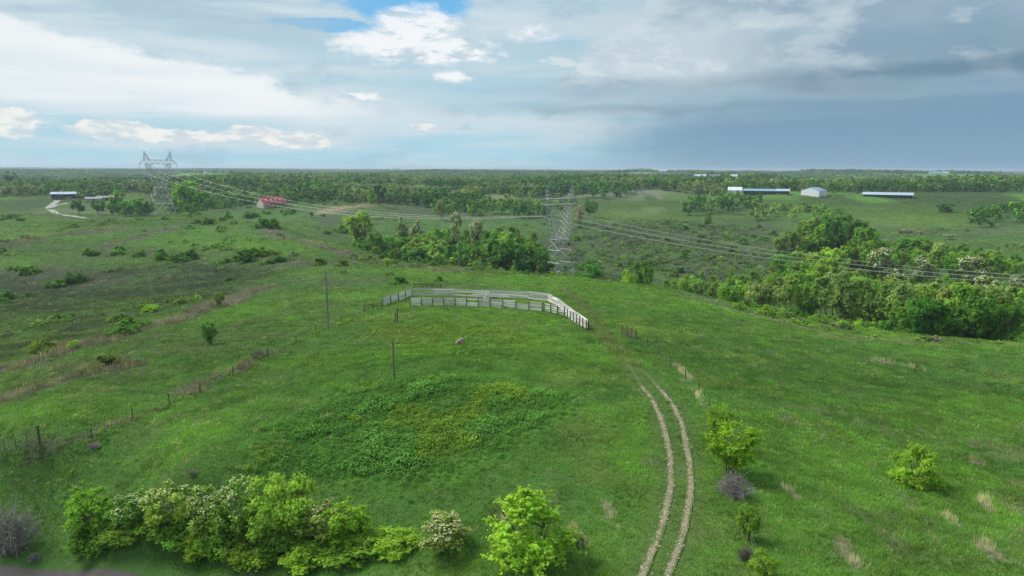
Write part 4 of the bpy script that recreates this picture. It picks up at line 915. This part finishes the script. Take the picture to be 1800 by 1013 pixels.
for px, tp, Y, ti, w_, lb in [(775, 322, 560, (.035, .095, .02), 19, 'big dark green tree in the middle distance left of the tower'), (671, 320, 545, (.03, .07, .02), 12, 'dark upright tree standing beside the dirt patch'), (776, 353, 500, PALEG, 9, 'pale small tree in the pasture edge'), (342, 322, 428, (.072, .150, .024), 23, 'broad green tree just right of the left tower'), (35, 300, 900, DARKG, 30, 'huge dark tree near the horizon at far left'), (148, 352, 440, BLUEG, 11, 'dark round tree beside the drive loop'), (218, 336, 445, (.08, .16, .025), 13, 'bright round tree left of the left tower'), (182, 352, 442, MIDG, 11, 'tree in front of the grey sheds'), (30, 376, 400, DARKG, 12, 'dark tree in the far left pasture'), (45, 381, 385, YG, 8, 'yellow green bush beside the dark pasture tree'), (655, 331, 560, GREEN, 11, 'small light tree left of the dark upright tree'), (1035, 352, 540, MIDG, 14, 'green bushy tree right of the middle tower top'), (1016, 362, 500, TAN, 10, 'tan blossoming tree behind the middle tower head'), (1240, 372, 480, OLV, 8, 'olive bush on the slope below the green hill')]:
    plant_px('far' if Y > 540 else 'round', px, tp, Y, ti, lb, w=w_)
belt(14, 152, 214, 560, 600, ip([150, 180, 214], [328, 322, 330]), ['far'], [DARKG, (.03, .06, .02), MIDG], 'dark tree in the grove behind the grey sheds', 'grove behind the grey sheds', stuff=True)
belt(10, 205, 275, 420, 455, ip([205, 240, 275], [350, 348, 352]), ['far', 'round'], [MIDG, DARKG, GREEN], 'green tree below the left tower on its left', 'trees left of the left tower')
belt(12, 300, 430, 490, 520, ip([300, 350, 430], [345, 342, 346]), ['far'], [MIDG, GREEN, DARKG], 'tree in the hedge running right from the left tower', 'hedge right of the left tower', stuff=True)
belt(14, -10, 100, 590, 640, ip([0, 50, 100], [322, 318, 322]), ['far', 'fartall'], [PALEG, OLV, TAN], 'pale flowering tree in the row left of the dark barn', 'pale row left of the dark barn', stuff=True)
for n_s, a_, b_, y0_, y1_, xs_, ts_, tt_ in ((22, 765, 965, 520, 575, [765, 860, 965], [343, 340, 348], [GREEN, MIDG, YG, DARKG]), (26, 560, 790, 600, 680, [560, 680, 790], [322, 318, 322], [DARKG, MIDG, PALEG, OLV]), (14, 500, 600, 520, 560, [500, 550, 600], [348, 346, 352], [MIDG, GREEN, DARKG]), (26, 0, 250, 640, 760, [0, 100, 250], [312, 308, 312], [MIDG, GREEN, OLV, DARKG]), (16, 340, 460, 540, 600, [340, 400, 460], [332, 330, 335], [MIDG, GREEN, DARKG]), (16, 1130, 1290, 720, 800, [1130, 1200, 1290], [318, 320, 322], [DARKG, MIDG]), (22, 1590, 1810, 660, 760, [1590, 1700, 1810], [332, 326, 322], [MIDG, GREEN, DARKG, OLV]), (12, 1450, 1515, 650, 690, [1450, 1480, 1515], [334, 333, 334], [DARKG, MIDG])):
    belt(n_s, a_, b_, y0_, y1_, ip(xs_, ts_), ['far'], tt_, '', '', stuff=True)
# --- scrub scattered on the mid slope (one shrub each, largest), the rest below as thicket
n_ = 0
while n_ < 75:
    px = rnd.uniform(975, 1500); py = rnd.uniform(376, 500); p = hit(px, py)
    if p[1] > 620 or p[1] < 255 or not in_poly(np.array([p[0]]), np.array([p[1]]), MIDSCRUB)[0]: continue
    h = rnd.uniform(1.4, 3.4); n_ += 1
    plant('bush', p, h, rnd.choice([OLV, MIDG, DARKG, MIDG, GREEN]), 'low bush dotted over the brown green scrub slope behind the middle tower', name='shrub', group='scrub bushes behind the middle tower', w=h * rnd.uniform(1.6, 2.8))
print('plants', COUNT[0])
# ------------------------------------------------------------------ instanced stuff: grass, weeds, scrub, far woods
def scatter(name, pts, rot, scl, idx, col, protos, label, cat=None):
    me = bpy.data.meshes.new(name); n = len(pts); me.vertices.add(n); me.vertices.foreach_set('co', pts.astype(np.float32).ravel())
    def attr(nm, ty, key, data): a = me.attributes.new(nm, ty, 'POINT'); a.data.foreach_set(key, data.ravel())
    attr('rot', 'FLOAT_VECTOR', 'vector', rot.astype(np.float32)); attr('scl', 'FLOAT_VECTOR', 'vector', scl.astype(np.float32))
    attr('idx', 'INT', 'value', idx.astype(np.int32)); attr('icol', 'FLOAT_COLOR', 'color', np.concatenate([col, np.ones((n, 1))], 1).astype(np.float32))
    o = link(name, me); tag(o, label, cat, kind='stuff')
    coll = bpy.data.collections.new(name + ' kinds')
    for k, m_ in enumerate(protos): q = bpy.data.objects.new('%s kind %03d' % (name, k), m_); coll.objects.link(q)
    g = bpy.data.node_groups.new(name, 'GeometryNodeTree'); g.interface.new_socket('Geometry', in_out='INPUT', socket_type='NodeSocketGeometry'); g.interface.new_socket('Geometry', in_out='OUTPUT', socket_type='NodeSocketGeometry')
    N = g.nodes; L = g.links; gi = N.new('NodeGroupInput'); go = N.new('NodeGroupOutput'); ip_ = N.new('GeometryNodeInstanceOnPoints'); ci = N.new('GeometryNodeCollectionInfo')
    ci.inputs[0].default_value = coll; ci.inputs[1].default_value = True; ci.inputs[2].default_value = True
    def na(nm, ty): a = N.new('GeometryNodeInputNamedAttribute'); a.data_type = ty; a.inputs[0].default_value = nm; return a.outputs[0]
    e = N.new('FunctionNodeEulerToRotation'); L.new(na('rot', 'FLOAT_VECTOR'), e.inputs[0])
    L.new(gi.outputs[0], ip_.inputs['Points']); L.new(ci.outputs[0], ip_.inputs['Instance']); ip_.inputs['Pick Instance'].default_value = True
    L.new(na('idx', 'INT'), ip_.inputs['Instance Index']); L.new(e.outputs[0], ip_.inputs['Rotation']); L.new(na('scl', 'FLOAT_VECTOR'), ip_.inputs['Scale']); L.new(ip_.outputs[0], go.inputs[0])
    md = o.modifiers.new('scatter', 'NODES'); md.node_group = g; print(name, n); return o
def tuft(seed, n, rad, h0, h1_, w, lean=.45):
    rs = np.random.default_rng(seed); a = rs.uniform(0, 6.28, n); r = rad * np.sqrt(rs.random(n)); b = np.stack([r * np.cos(a), r * np.sin(a), np.full(n, -.05)], 1)
    h = rs.uniform(h0, h1_, n); t = rs.uniform(0, 6.28, n); wv = np.stack([np.cos(t), np.sin(t), 0 * t], 1) * w * .5
    ln = np.stack([np.cos(a + rs.normal(0, .8, n)), np.sin(a + rs.normal(0, .8, n)), 0 * t], 1) * (h * lean * rs.uniform(.3, 1.3, n))[:, None]
    m1 = b + ln * .4 + np.stack([0 * h, 0 * h, h * .65], 1); tip = b + ln + np.stack([0 * h, 0 * h, h], 1)
    v = np.concatenate([b - wv, b + wv, m1 + wv * .7, m1 - wv * .7, tip]); i = np.arange(n)
    f1 = [tuple(q) for q in np.stack([i, i + n, i + 2 * n, i + 3 * n], 1)]; f2 = [tuple(q) for q in np.stack([i + 3 * n, i + 2 * n, i + 4 * n], 1)]
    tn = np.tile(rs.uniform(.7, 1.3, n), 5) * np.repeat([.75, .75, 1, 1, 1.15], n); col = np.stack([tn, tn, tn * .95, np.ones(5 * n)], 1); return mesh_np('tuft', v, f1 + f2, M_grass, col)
TUFTS = [tuft(k, 16, .38, .14, .34, .055) for k in range(3)] + [tuft(9, 16, .32, .35, .75, .04, .25)]
def weed(seed, n, h, r, size):
    rs = np.random.default_rng(seed); a = rs.uniform(0, 6.28, n); q = np.sqrt(rs.random(n)); z = h * rs.uniform(.2, 1, n) * (1 - .45 * q)
    c = np.stack([r * q * np.cos(a), r * q * np.sin(a), z], 1); nr = np.stack([np.cos(a) * .5, np.sin(a) * .5, np.ones(n)], 1); v, f = leaf_quads(c, nr, size, rs, .6, .4)
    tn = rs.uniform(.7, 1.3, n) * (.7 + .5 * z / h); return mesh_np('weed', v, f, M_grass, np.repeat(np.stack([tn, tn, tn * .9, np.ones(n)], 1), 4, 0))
WEEDS = [weed(20 + k, 70, .8, .6, .11) for k in range(4)]
def grid_pts(x0, x1, y0, y1, s):
    gx = np.arange(x0, x1, s); gy = np.arange(y0, y1, s); X, Y = np.meshgrid(gx, gy); X = X.ravel() + rng.uniform(-.55, .55, X.size) * s; Y = Y.ravel() + rng.uniform(-.55, .55, Y.size) * s; return X, Y
def in_view(X, Y, m_=6): return np.abs(X) - m_ < (.78 + .22 * rng.random(X.shape) ** 1.5) * Y + 14 * rng.random(X.shape)
def grass():
    S = []
    for y0, y1, s in ((36, 62, .42), (62, 95, .55), (95, 150, .85), (150, 215, 1.3), (215, 330, 2.0), (330, 520, 3.0), (520, 760, 4.6)):
        X, Y = grid_pts(-1.0 * y1 - 20, 1.0 * y1 + 20, y0, y1, s); k = in_view(X, Y); X, Y = X[k], Y[k]
        rut = np.minimum(dist_path(X, Y, RUT_L), dist_path(X, Y, RUT_R)); k = (rut > .34) | (rng.random(len(X)) < .12); X, Y = X[k], Y[k]; S.append((X, Y, np.full(len(X), s)))
    X = np.concatenate([a[0] for a in S]); Y = np.concatenate([a[1] for a in S]); s = np.concatenate([a[2] for a in S])
    rp = ROADBAND; keep = ~(in_poly(X, Y, rp) & (dist_path(X, Y, wpath([(-160, 1010), (0, 1008), (90, 1014), (200, 1030), (330, 1060)])) < 2.0)); X, Y, s = X[keep], Y[keep], s[keep]
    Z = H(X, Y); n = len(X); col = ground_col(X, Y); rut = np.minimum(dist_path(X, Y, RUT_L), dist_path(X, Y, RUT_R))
    hgt = (.55 + .9 * fbm(X, Y, 5, 3, 44)) * (.4 + .6 * sstep(rut, .5, 2.2)) * np.where(in_poly(X, Y, rp), .45, 1)
    brown = (col[:, 0] > col[:, 1] * .82); idx = np.where(brown & (rng.random(n) < .7), 3, rng.integers(0, 3, n)); hgt = hgt * np.where(brown, 1.25, 1)
    w_ = s / .5 * .95; scl = np.stack([w_, w_, hgt * (.85 + .25 * np.minimum(s, 2.2))], 1) * rng.uniform(.8, 1.2, (n, 1))
    gn = fbm(X, Y, 1.6, 3, 71)[:, None]
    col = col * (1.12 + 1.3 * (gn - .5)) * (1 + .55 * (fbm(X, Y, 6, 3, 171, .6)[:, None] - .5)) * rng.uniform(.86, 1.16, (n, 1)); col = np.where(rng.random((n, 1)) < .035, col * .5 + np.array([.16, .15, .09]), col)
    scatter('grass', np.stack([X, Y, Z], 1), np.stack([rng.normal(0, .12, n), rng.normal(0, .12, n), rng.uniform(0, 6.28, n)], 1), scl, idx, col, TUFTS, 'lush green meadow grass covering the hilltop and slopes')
grass()
def weeds():
    pts = []
    for poly, dens, thr in ((WEED, .55, .22), (WEED2, .8, .50)):
        x0, y0 = poly.min(0) - 2; x1, y1 = poly.max(0) + 2; X, Y = grid_pts(x0, x1, y0, y1, dens); s = soft_poly(X, Y, poly, 7.0) * (.4 + 1.2 * fbm(X, Y, 9, 4, 33, .6)); k = s > thr + .18 + .3 * rng.random(len(s)); pts.append(np.stack([X[k], Y[k]], 1))
    X, Y = grid_pts(-100, 110, 40, 110, 2.0); k = in_view(X, Y) & (fbm(X, Y, 8, 3, 52, .6) > .60); pts.append(np.stack([X[k], Y[k]], 1))
    for path in (wpath([(0, 805), (74, 800), (160, 775), (300, 712), (470, 628), (560, 584), (672, 543)]),):
        for a, b in zip(path[:-1], path[1:]):
            m_ = int(np.linalg.norm(b - a) / .35); t = rng.random(m_)[:, None]; pts.append(a * (1 - t) + b * t + rng.normal(0, .45, (m_, 2)))
    P2 = np.concatenate(pts); X, Y = P2[:, 0], P2[:, 1]; n = len(X); big = fbm(X, Y, 3.2, 3, 81, .6); scl = np.repeat((.45 + 1.3 * np.clip(big - .25, 0, 1))[:, None], 3, 1) * rng.uniform(.75, 1.25, (n, 1)); edge = np.maximum(soft_poly(X, Y, WEED, 4.0), .55); scl *= edge[:, None]; scl[:, 2] *= .55 + .75 * big
    base = np.where(fbm(X, Y, 6, 2, 19)[:, None] > .5, np.array([[.062, .150, .034]]), np.array([[.090, .165, .028]])); col = base * (.6 + .9 * big[:, None]) * rng.uniform(.85, 1.15, (n, 1))
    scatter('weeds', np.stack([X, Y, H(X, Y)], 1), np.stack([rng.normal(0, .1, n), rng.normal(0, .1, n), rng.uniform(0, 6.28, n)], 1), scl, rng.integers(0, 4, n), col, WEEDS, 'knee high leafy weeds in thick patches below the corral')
weeds()
def gravel():
    bm = bmesh.new(); bmesh.ops.create_icosphere(bm, subdivisions=1, radius=.5)
    for v in bm.verts: v.co.x *= 1 + rnd.uniform(-.2, .3); v.co.z *= .6
    me = bpy.data.meshes.new('stone'); bm.to_mesh(me); bm.free(); me.materials.append(M_gravelstone); P2 = []
    for path in (RUT_L, RUT_R):
        for a, b in zip(path[1:-1], path[2:]): m_ = int(np.linalg.norm(b - a) * 34); t = rng.random(m_)[:, None]; P2.append(a * (1 - t) + b * t + rng.normal(0, .20, (m_, 2)))
    P2 = np.concatenate(P2); n = len(P2); s = rng.uniform(.03, .11, (n, 1)) * (1 + (rng.random((n, 1)) > .95))
    scatter('gravel', np.stack([P2[:, 0], P2[:, 1], H(P2[:, 0], P2[:, 1]) + .03], 1), np.stack([0 * s[:, 0], 0 * s[:, 0], rng.uniform(0, 6.28, n)], 1), np.repeat(s, 3, 1), np.zeros(n), np.ones((n, 3)), [me], 'pale limestone gravel scattered in the two wheel ruts')
gravel()
bushi = []
for i in range(3):
    cen, nor, tone, B, rs = crown_geo(500 + i, 2.0, 1.9, 0, 10, 420, .26, 'dome', .5); bushi.append(leaves_mesh('low bush', cen, nor, tone, .26, rs, M_leaf_i))
def scrub():
    P2 = []; 
    X, Y = grid_pts(-330, 520, 120, 800, 6.5); k = in_view(X, Y, 25); X, Y = X[k], Y[k]
    d = fbm(X, Y, 40, 4, 62, .6); ms = soft_poly(X, Y, MIDSCRUB, 20); fr = soft_poly(X, Y, FIELD_R, 8); rr = np.hypot(X, Y)
    lim = .64 - .22 * ms - .03 * sstep(rr, 250, 400); k = (d > lim) & (fr < .3) & (rng.random(len(X)) < .25 + .6 * ms) & ~((np.abs(X) < 70) & (Y < 190)); X, Y = X[k], Y[k]
    k = (Y > 190) | (X < -45); X, Y = X[k], Y[k]
    for path, w_ in ((wpath([(1180, 508), (1300, 532), (1420, 570), (1520, 590)]), 4.5), (wpath([(1520, 593), (1640, 602), (1800, 606)]), 1.5), (wpath([(870, 478), (960, 486), (1080, 495)]), 1.2), (wpath([(0, 590), (230, 545), (330, 530)]), 3), (wpath([(620, 452), (720, 470), (860, 478)]), 1.8)):
        for a, b in zip(path[:-1], path[1:]): m_ = int(np.linalg.norm(b - a) * .35 * w_ ** .5); t = rng.random(m_)[:, None]; q = a * (1 - t) + b * t + rng.normal(0, w_, (m_, 2)); X = np.append(X, q[:, 0]); Y = np.append(Y, q[:, 1])
    n = len(X); s = rng.uniform(.35, .95, (n, 1)) * (.8 + .5 * sstep(np.hypot(X, Y), 200, 400))[:, None]; C_ = np.array([OLV, MIDG, (.068, .088, .045), YG, DARKG, (.085, .095, .055)]); col = C_[rng.integers(0, 6, n)] * rng.uniform(.8, 1.2, (n, 1))
    scatter('scrub', np.stack([X, Y, H(X, Y)], 1), np.stack([0 * s[:, 0], 0 * s[:, 0], rng.uniform(0, 6.28, n)], 1), np.concatenate([s * 1.3, s * 1.3, s], 1), rng.integers(0, 3, n), col, bushi, 'low brushy scrub scattered over the far slopes and along the crest')
scrub()
fars = []
for i in range(5):
    cen, nor, tone, B, rs = crown_geo(520 + i, 12, 5.0, .6, 15, 800, .72, 'round' if i < 4 else 'column', .35); fars.append(leaves_mesh('far crown', cen, nor, tone, .72, rs, M_leaf_i))
groves = []
for i in range(2):
    cs = []; ns = []; ts = []
    rs = np.random.default_rng(540 + i)
    for k in range(46):
        c, n2, t2, B, _ = crown_geo(560 + i * 60 + k, rs.uniform(7, 17), rs.uniform(4, 7), .5, 6, 90, 1.4, 'round', .3); q = rs.uniform(-34, 34, 2); cs.append(c + np.array([q[0], q[1], 0])); ns.append(n2); ts.append(t2 * rs.uniform(.75, 1.25))
    groves.append(leaves_mesh('far grove', np.concatenate(cs), np.concatenate(ns), np.concatenate(ts), 1.4, rs, M_leaf_i))
TINTS = np.array([MIDG, DARKG, GREEN, OLV, BLUEG, YG, PALEG, DARKG, MIDG, TAN]); TP = np.array([.22, .15, .16, .14, .08, .08, .07, .04, .04, .02])
CLEAR = [] # rings kept open round buildings: (x, y, r)
def clear_px(px, py, r, front=0): p = hit(px, py); CLEAR.append((p[0], p[1] - front, r))
for _m in MOUNDS: CLEAR.append((_m[0], _m[1] - _m[3] * .35, _m[3] * .5)); CLEAR.append((_m[0] * .94, _m[1] * .94, _m[3] * .4))
for a in ((475, 361, 22), (115, 347, 26), (190, 352, 30), (1345, 339, 45), (1430, 342, 30), (1558, 346, 45), (1297, 336, 24), (1250, 318, 40), (600, 362, 30), (1080, 338, 26)): clear_px(*a, front=a[2] * .6)
def woods():
    X, Y = grid_pts(-1250, 1300, 560, 1000, 9.0); k = in_view(X, Y, 60); X, Y = X[k], Y[k]
    fr = soft_poly(X, Y, FIELD_R, 12); px = 900 + X / Y * F_PX
    left = px < 960; r = np.hypot(X, Y)
    m = np.where(left, (Y > 640) & (fbm(X, Y, 90, 3, 25) > .38), (Y > 800) & (fbm(X, Y, 130, 3, 26) > .40)) & (fr < .2) & ~((px < 300) & (Y < 700)) & ~((px > 560) & (px < 960) & (Y < 680))
    X, Y = X[m], Y[m]
    X2, Y2 = grid_pts(-2500, 2500, 1000, 2600, 11.5); k = in_view(X2, Y2, 80) & (wood_mask(X2, Y2) > .5); X = np.append(X, X2[k]); Y = np.append(Y, Y2[k])
    ok = np.ones(len(X), bool)
    for cx, cy, cr in CLEAR: ok &= np.hypot(X - cx, (Y - cy)) > cr
    X, Y = X[ok], Y[ok]; n = len(X); s = rng.uniform(.6, 1.25, n); st = fbm(X, Y, 110, 3, 36); s = s * (.75 + .5 * st)
    ti = rng.choice(10, n, p=TP); pick = fbm(X, Y, 70, 2, 37); ti = np.where(pick > .66, 6, ti); ti = np.where(pick < .36, 1, ti)
    col = TINTS[ti] * rng.uniform(.8, 1.2, (n, 1)); scl = np.stack([s * rng.uniform(.9, 1.25, n), s * 1.05, s], 1)
    sp = np.array([q[0] for q in STUFFT]); sh = np.array([q[1] for q in STUFFT]) / 12; X = np.append(X, sp[:, 0]); Y = np.append(Y, sp[:, 1]); s = np.append(s, sh); n = len(X)
    col = np.concatenate([col, np.array([q[2] for q in STUFFT])]); scl = np.concatenate([scl, np.stack([sh * .55 + .45, sh * .55 + .45, sh], 1)])
    scatter('woodland', np.stack([X, Y, H(X, Y) - .4], 1), np.stack([0 * s, 0 * s, rng.uniform(0, 6.28, n)], 1), scl, rng.integers(0, 5, n), col, fars, 'rolling woods and hedgerows receding towards the horizon')
    X, Y = [], []
    for y0, y1, s_ in ((2600, 4500, 58), (4500, 8000, 85), (8000, 13000, 130)):
        a, b = grid_pts(-.98 * y1, .98 * y1, y0, y1, s_); k = in_view(a, b, 100) & (fbm(a, b, 700, 3, 88) > .42); X.append(a[k]); Y.append(b[k])
    X = np.concatenate(X); Y = np.concatenate(Y); n = len(X); s = rng.uniform(.8, 1.15, n); col = TINTS[rng.choice([0, 1, 3, 4], n)] * rng.uniform(.85, 1.2, (n, 1))
    scatter('distant_woodland', np.stack([X, Y, H(X, Y) - .8], 1), np.stack([0 * s, 0 * s, rng.uniform(0, 6.28, n)], 1), np.stack([s * 1.1, s, s], 1), rng.integers(0, 2, n), col, groves, 'dark line of far woods fading blue at the horizon')
woods()
# ------------------------------------------------------------------ buildings
def gable(label, p, w_, d_, wall_h, roof_h, rz, m_wall, m_roof, over=.5, name='house', cat='house', wins=(), doors=(), open_front=False, posts=0, extra=None):
    t = empty(name, tuple(p), rz); tag(t, label, cat); hw, hd = w_ / 2, d_ / 2; z0 = -2.0; tk = .18
    if not open_front:
        for nm, c_, s_ in (('wall', (0, -hd, (wall_h + z0) / 2), (w_, tk, wall_h - z0)),): MB().box(c_, s_).build(nm, m_wall, t)
    MB().box((0, hd, (wall_h + z0) / 2), (w_, tk, wall_h - z0)).build('wall', m_wall, t)
    for sx in (-1, 1):
        b = MB(); x = sx * (hw - tk / 2 - .002)
        pr = [(x - tk / 2, -hd + tk / 2, z0), (x - tk / 2, hd - tk / 2, z0), (x - tk / 2, hd - tk / 2, wall_h), (x - tk / 2, 0, wall_h + roof_h - .12), (x - tk / 2, -hd + tk / 2, wall_h)]
        q = pr + [(a + tk, b_, c_) for a, b_, c_ in pr]; b.poly(q, [[0, 1, 2, 3, 4], [9, 8, 7, 6, 5]] + [[i, i + 5, (i + 1) % 5 + 5, (i + 1) % 5] for i in range(5)]); b.build('wall', m_wall, t)
    sl = roof_h / hd
    for sy in (-1, 1):
        b = MB(); e = hd + over; ez = wall_h - over * sl; x = hw + over; th_ = .14
        v = [(-x, sy * e, ez), (x, sy * e, ez), (x, 0, wall_h + roof_h), (-x, 0, wall_h + roof_h)]; v2 = [(a, b_, c_ + th_) for a, b_, c_ in v]
        b.poly(v + v2, [[0, 1, 2, 3], [7, 6, 5, 4], [0, 4, 5, 1], [1, 5, 6, 2], [3, 7, 4, 0], [2, 6, 7, 3]]); b.build('roof', m_roof, t)
    for k in range(posts + 1 if posts else 0): MB().box((-hw + .2 + (w_ - .4) * k / posts, -hd + .1, (wall_h + z0) / 2), (.25, .25, wall_h - z0)).build('post', m_wall, t)
    for x, z, ww, wh in wins:
        f = MB().box((x, -hd - .12, z), (ww + .25, .08, wh + .25)).build('window', M_wall_white, t); MB().box((x, -hd - .17, z), (ww, .04, wh)).build('pane', M_window, f)
    for x, ww, wh, m_ in doors: MB().box((x, -hd - .13, wh / 2), (ww, .08, wh)).build('door', m_, t)
    if extra: extra(t)
    return t
def facing(p, turn=0): return -math.atan2(p[0], p[1]) + turn
p = hit(478, 363)
def dormers(t):
    for x in (-6.4, -2.2, 2.0, 6.2):
        d = MB().box((x, -3.6, 5.0), (1.7, 1.8, 1.5)).build('dormer', M_wall_white, t); MB().poly([(x - 1.1, -4.7, 5.6), (x + 1.1, -4.7, 5.6), (x, -4.7, 6.5), (x - 1.1, -2.0, 5.6), (x + 1.1, -2.0, 5.6), (x, -2.0, 6.5)], [[0, 1, 2], [5, 4, 3], [0, 2, 5, 3], [2, 1, 4, 5], [1, 0, 3, 4]]).build('dormer_roof', M_roof_red, d)
        MB().box((x, -4.53, 5.1), (.9, .06, 1.0)).build('pane', M_window, d)
    MB().box((0, -6.9, 2.55), (21, 2.6, .16)).build('porch_roof', M_roof_red, t)
    for x in np.linspace(-10, 10, 7): MB().box((x, -8, 1.2), (.2, .2, 2.5)).build('porch_post', M_wall_white, t)
gable('white house with bright red metal roof and dormers in the middle distance', p, 21, 11, 3.4, 4.6, facing(p, .5), M_wall_cream, M_roof_red, wins=[(-8, 1.7, 1.2, 1.4), (-4.5, 1.7, 1.2, 1.4), (3.5, 1.7, 1.2, 1.4), (7.5, 1.7, 1.2, 1.4)], doors=[(0, 1.2, 2.2, M_wall_dark)], extra=dormers)
p = hit(115, 348); gable('long dark open fronted barn with pale roof at far left', p, 22, 10, 3.9, 1.7, facing(p, -.05), M_wall_dark, M_roof_pale, name='barn', cat='barn', open_front=True, posts=5, over=.7)
for k, (px, py, w_, lb) in enumerate([(165, 354, 13, 'low grey shed, left one behind the dark round tree'), (187, 352, 16, 'low grey shed in the middle of the grey group'), (203, 352, 12, 'low grey shed at the right of the grey group')]):
    p = hit(px, py); gable(lb, p, w_, 7, 2.6, 1.4, facing(p, .15 * k), M_wall_grey, M_wall_grey, name='shed', cat='shed', doors=[(0, 2.4, 2.1, M_wall_dark)])
p = hit(1338, 341); gable('very long low shed with blue grey roof on the far hill', p, 37, 12, 3.4, 2.0, facing(p, 0), M_wall_grey, M_roof_blue, name='shed', cat='shed', open_front=True, posts=9)
p = hit(1377, 341); gable('paler roofed end section right of the blue grey shed', p + np.array([0, 1, 0]), 13, 11, 3.2, 2.0, facing(p, 0), M_wall_grey, M_roof_pale, name='shed', cat='shed', open_front=True, posts=4)
p = hit(1295, 340); gable('white steel building at the left end of the blue grey shed', p + np.array([0, 7, .5]), 15, 11, 3.0, 3.4, facing(p, 0), M_wall_white, M_wall_white, name='barn', cat='barn', doors=[(3, 3.4, 3.2, M_wall_grey)])
p = hit(1430, 344); gable('big white barn with blue roof seen at an angle', p, 14, 21, 5.6, 3.2, facing(p, 1.0), M_wall_white, M_roof_blue, name='barn', cat='barn', over=.25)
p = hit(1560, 347); gable('long low open shed with pale roof at the right', p, 46, 12, 3.0, 2.1, facing(p, .0), M_wall_grey, M_roof_pale, name='shed', cat='shed', open_front=True, posts=11, over=.9)
for (px, Y, py, w_), (lb, wl, rf) in zip(FARB, [('far white roofed house, leftmost of three behind the dark trees', M_wall_white, M_roof_pale), ('far grey roofed house in the middle of three', M_wall_white, M_roof_grey), ('small far white house, right one of three', M_wall_white, M_roof_pale), ('far white shed near the horizon, left of a row', M_wall_white, M_roof_pale), ('tiny far white shed right of the first horizon shed', M_wall_white, M_roof_pale), ('far white shed on the horizon above the pale open shed', M_wall_white, M_roof_pale), ('long far shed on the right horizon', M_wall_white, M_roof_blue), ('short far white shed just right of the long one', M_wall_white, M_roof_pale), ('far white house near the right horizon', M_wall_white, M_roof_grey), ('far white house above the broad green tree', M_wall_white, M_roof_grey), ('tiny white house left of centre near the horizon', M_wall_white, M_roof_grey), ('far white barn on the horizon beyond the dark hill trees', M_wall_white, M_roof_pale), ('grey roofed house in the trees left of the left tower', M_wall_white, M_roof_grey)]):
    q = ray_at(px, py, Y * K); p = np.array([q[0], q[1], h1(q[0], q[1])]); nm = 'house' if w_ < 23 else 'shed'
    gable(lb, p, w_, 11, 4.2, 3.6, facing(p, rnd.uniform(-.35, .35)), wl, rf, name=nm, cat=nm, wins=[(-w_ * .3, 2.2, 1.6, 1.5), (0, 2.2, 1.6, 1.5), (w_ * .28, 2.2, 1.6, 1.5)], doors=[(w_ * .12, 1.2, 2.2, M_wall_dark)])
for px, py, w_, lb in [(1065, 339, 7, 'small white trailer left of the trees on the green hill'), (1105, 339, 13, 'longer white trailer under the hill trees'), (1128, 340, 8, 'white trailer at the right under the hill trees')]:
    p = hit(px, py); t = empty('trailer', tuple(p), facing(p)); tag(t, lb, 'trailer'); MB().box((0, 0, 1.7), (w_, 2.8, 2.6)).build('body', M_wall_white, t); MB().box((0, 0, 3.08), (w_ + .3, 3.1, .16)).build('roof', M_roof_grey, t); MB().box((-w_ * .2, -1.44, 1.9), (1.1, .06, .9)).build('window', M_window, t); MB().box((w_ * .2, -1.44, 1.5), (.9, .06, 2.0)).build('door', M_wall_grey, t)
def car(px, py, lb, m_, turn):
    p = hit(px, py); t = empty('parked_car', tuple(p), facing(p, turn)); tag(t, lb, 'car')
    MB().box((0, 0, .75), (4.4, 1.8, .7)).build('body', m_, t); MB().box((-.2, 0, 1.38), (2.4, 1.6, .6), top=.8).build('cabin', M_window, t)
    for sx in (-1.35, 1.35):
        for sy in (-.85, .85): b = MB(); b.bar((sx, sy - .1, .34), (sx, sy + .1, .34), .34, k=10); b.build('wheel', M_tyre, t)
for q in [(447, 360, 'silver car parked left of the red roofed house', M_car, .3), (455, 362, 'pale car parked closest to the red roofed house', M_car, .1), (436, 359, 'pale vehicle farthest left of the red roofed house', M_car, .6), (450, 357, 'dark car behind the silver one by the red roofed house', M_car_dark, .2), (120, 349.5, 'pale pickup truck parked before the dark barn', M_car, .05)]: car(*q)
# ------------------------------------------------------------------ the air
def haze():
    b = MB(); b.box((0, 6000, -15), (29500, 17500, 124)); m_ = bpy.data.materials.new('haze'); m_.use_nodes = True; m_.node_tree.nodes.clear(); t = NT(m_.node_tree)
    v = t.n('ShaderNodeVolumePrincipled'); v.inputs['Color'].default_value = (.70, .86, 1.0, 1); v.inputs['Density'].default_value = HAZE; v.inputs['Anisotropy'].default_value = .2
    o = t.n('ShaderNodeOutputMaterial'); t.put(o.inputs['Volume'], v.outputs[0]); tag(b.build('haze', m_), 'thin pale air between the hilltop and the horizon', kind='stuff')
HAZE = 1.15e-4
haze()
